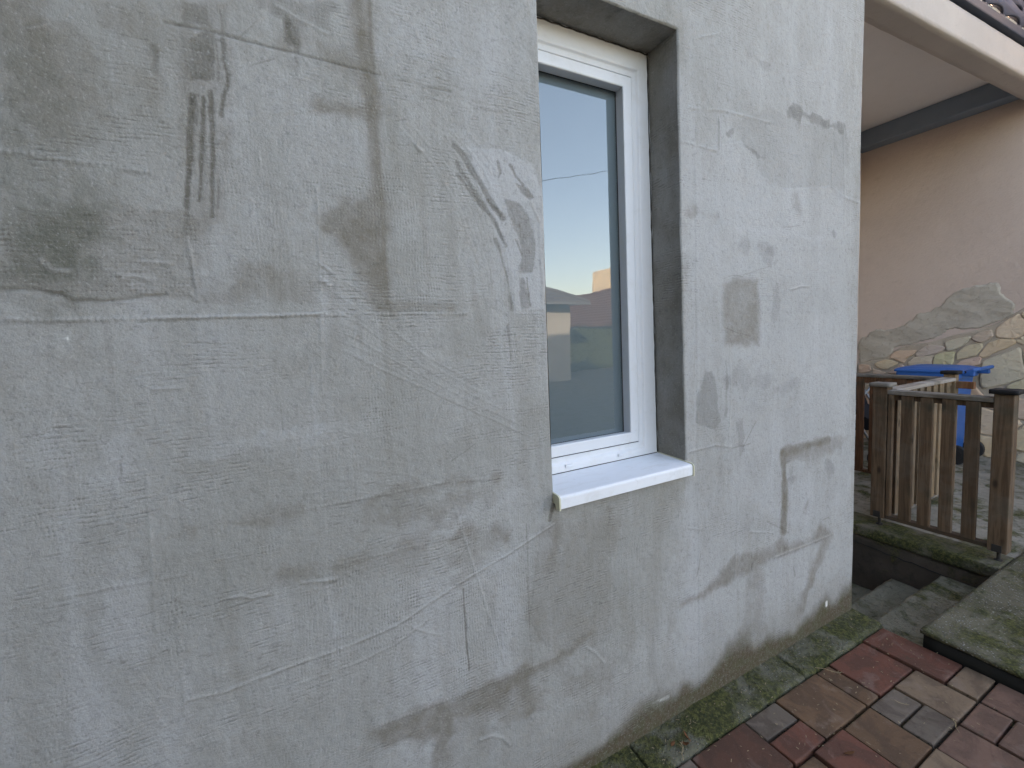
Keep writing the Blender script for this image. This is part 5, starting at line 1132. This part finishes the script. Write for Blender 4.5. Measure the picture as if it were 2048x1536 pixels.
sprig(2.205, -.565, -.018, .6, 'dry curled sprig in the joint where four pavers meet', 8, .03)
sprig(1.190, -.125, -.004, .8, 'frayed pale sprig on the kerb edge under the brown leaves', 6, .035)

# ------------------------------------------------------------------ boarded block added out of view to shade the left of the wall
sh = tag(empty('shade_block', (-1.70, -2.05, -.09)), 'tall dark boarded block added out of view to shade the left of the house wall', 'shade_block')
obj('wall', box('wall', -.68, .70, -1.98, 1.97, 0, 4.6), MAT['black_wood'], sh)
bme = box('board', .700, .722, -1.975, -1.832, .02, 4.6, .003)
for k in range(27): obj('board', bme, MAT['darkboard'], sh, (0, k*.1455, 0))
obj('roof', extrude_x('roof', [(-2.1, 4.56), (2.0, 4.72), (2.0, 4.78), (-2.1, 4.62)], -.8, .80), MAT['fascia'], sh)

# ------------------------------------------------------------------ across the garden: what the window reflects
def hip_house(name, x0, x1, y0, y1, eave, ridge, ov, wallm, roofm, label, wins):
    h = tag(empty(name, ((x0+x1)/2, y1, -.09)), label, 'house'); o_ = h.location
    def loc(v): return Vector(v)-o_
    me = box('wall', x0-o_.x, x1-o_.x, y0-o_.y, y1-o_.y, 0, eave+.05, .01); obj('wall', me, wallm, h)
    d = (y1-y0)/2+ov; zz = eave+.09; X0_, X1_, Y0_, Y1_ = x0-ov, x1+ov, y0-ov, y1+ov; ym = (Y0_+Y1_)/2
    v = [loc((X0_, Y0_, zz-.09)), loc((X1_, Y0_, zz-.09)), loc((X1_, Y1_, zz-.09)), loc((X0_, Y1_, zz-.09)), loc((X0_+d, ym, ridge)), loc((X1_-d, ym, ridge))]
    obj('roof', pymesh('roof', v, [(0, 1, 5, 4), (1, 2, 5), (2, 3, 4, 5), (3, 0, 4), (3, 2, 1, 0)]), roofm, h)
    # tile courses on the slope that faces the garden, ridge and hip caps
    n = int(math.hypot(d, ridge-eave)/.34)
    for k in range(n):
        t = (k+.15)/n; y = Y1_-d*t; z = eave+(ridge-eave)*t; xa, xb = X0_+d*t, X1_-d*t
        bm = bmesh.new(); bm_box(bm, xa-o_.x, xb-o_.x, y-.05-o_.y, y+.03-o_.y, z-.02-o_.z, z+.035-o_.z)
        obj('tile_course', bm_mesh('tile_course', bm), roofm, h)
    bm = bmesh.new()
    for a, b_ in ((3, 4), (4, 5), (2, 5)): tube(bm, [v[a]+Vector((0, 0, .03)), v[b_]+Vector((0, 0, .03))], .09, 6)
    obj('ridge_caps', bm_mesh('ridge_caps', bm), roofm, h)
    bm = bmesh.new(); bm_box(bm, X0_-o_.x, X1_-o_.x, Y1_-.02-o_.y, Y1_+.09-o_.y, zz-.17-o_.z, zz-.08-o_.z, .01); obj('gutter', bm_mesh('gutter', bm), MAT['steel'], h)
    for xa, za in wins:
        wn = obj('window', box('window', xa-.55-o_.x, xa+.55-o_.x, y1-o_.y, y1+.03-o_.y, za+.09, za+1.3), MAT['pvc'], h)
        obj('pane', box('pane', xa-.47-o_.x, xa+.47-o_.x, y1+.031-o_.y, y1+.035-o_.y, za+.17, za+1.22), MAT['pane'], wn)
hip_house('garden_house', 1.0, 9.38, -20, -12, 2.78, 5.2, .58, MAT['housewall'], MAT['greytile'], 'grey-roofed house across the garden mirrored at the left of the window glass', [(6.2, .9), (3.0, .9)])
rh = tag(empty('garden_house', (19, -14, -.09)), 'long red-tiled house across the garden mirrored in the window glass', 'house')
obj('wall', box('wall', -3.6, 3.6, -31, 0, 0, 2.42, .01), MAT['housewall'], rh)
for sgn in (-1, 1):
    v = [(sgn*4.1, -31.4, 2.25), (sgn*4.1, .4, 2.25), (0, .4, 4.55), (0, -31.4, 4.55)]
    obj('roof_slope', pymesh('roof_slope', v+[(a, b_, c_-.12) for a, b_, c_ in v], [(0, 1, 2, 3), (7, 6, 5, 4), (0, 4, 5, 1), (1, 5, 6, 2), (3, 7, 4, 0)]), MAT['redtile'], rh)
tcm = box('tile_course', -.05, .03, -31.4, .4, -.01, .035)
for k in range(13):
    t = (k+.2)/13; obj('tile_course', tcm, MAT['redtile'], rh, (-4.1+4.1*t, 0, 2.25+2.3*t))
bm = bmesh.new(); tube(bm, [(0, -31.4, 4.58), (0, .4, 4.58)], .11, 8); obj('ridge_caps', bm_mesh('ridge_caps', bm), MAT['redtile'], rh)
obj('gable', pymesh('gable', [(-3.6, .001, 2.42), (3.6, .001, 2.42), (0, .001, 4.4), (-3.6, -.2, 2.42), (3.6, -.2, 2.42), (0, -.2, 4.4)], [(0, 1, 2), (5, 4, 3), (0, 2, 5, 3), (1, 4, 5, 2)]), MAT['housewall'], rh)
tw = tag(empty('apartment_block', (63.9, -64, -.09)), 'tall cream apartment block mirrored above the red roof', 'building')
obj('wall', box('wall', -9.9, 10, -4, 4, 0, 14.3, .02), MAT['cream'], tw)
for fl in range(5):
    for k in range(6):
        wn = obj('window', box('window', -8.1+k*3.1, -6.7+k*3.1, 4, 4.05, .7+fl*2.35, 1.9+fl*2.35), MAT['pvc'], tw)
        obj('pane', box('pane', -8.0+k*3.1, -6.8+k*3.1, 4.051, 4.06, .8+fl*2.35, 1.8+fl*2.35), MAT['pane'], wn)
obj('lift_room', box('lift_room', -3, 3, -3, 3, 14.3, 16.2, .02), MAT['cream'], tw)
obj('parapet', box('parapet', -10, 10.1, 3.9, 4.12, 14.3, 14.6), MAT['cream'], tw)
# overhead cable between two poles
cb = bmesh.new(); A_, B_ = Vector((-2, -9, 3.9)), Vector((26, -9, 11.2))
cb_pts = [A_.lerp(B_, t)+Vector((0, 0, -.9*4*t*(1-t)*.25)) for t in [i/30 for i in range(31)]]
tube(cb, cb_pts, .010, 6); tag(obj('overhead_cable', bm_mesh('overhead_cable', cb), MAT['black']), 'thin dark overhead cable mirrored across the sky in the window glass', 'cable')
# clipped hedge in front of the red house
hg = tag(empty('hedge', (19, -15.6, -.09)), 'dark clipped hedge mirrored below the red roof', 'hedge')
obj('trunk_mass', noisy_box('trunk_mass', -9.0, 12, -.45, .45, 0, 1.95, .3, .10, .15, 2.2), MAT['hedge'], hg)
r4 = random.Random(3); vs_, fs = [], []
for n_ in range(9000):
    x, z = r4.uniform(-9.1, 12.1), r4.uniform(.05, 2.08); y = .45+r4.gauss(0, .07) if z < 1.9 else r4.uniform(-.5, .5)
    c_ = Vector((x, y, z)); u = Vector((r4.gauss(0, 1), r4.gauss(0, 1), r4.gauss(0, 1))).normalized(); v = u.orthogonal().normalized(); k = len(vs_); r_ = r4.uniform(.03, .07)
    vs_ += [c_-u*r_, c_+v*r_*.5, c_+u*r_, c_-v*r_*.5]; fs.append((k, k+1, k+2, k+3))
o = obj('leaves', pymesh('leaves', vs_, fs), MAT['hedge'], hg); o['kind'] = 'stuff'
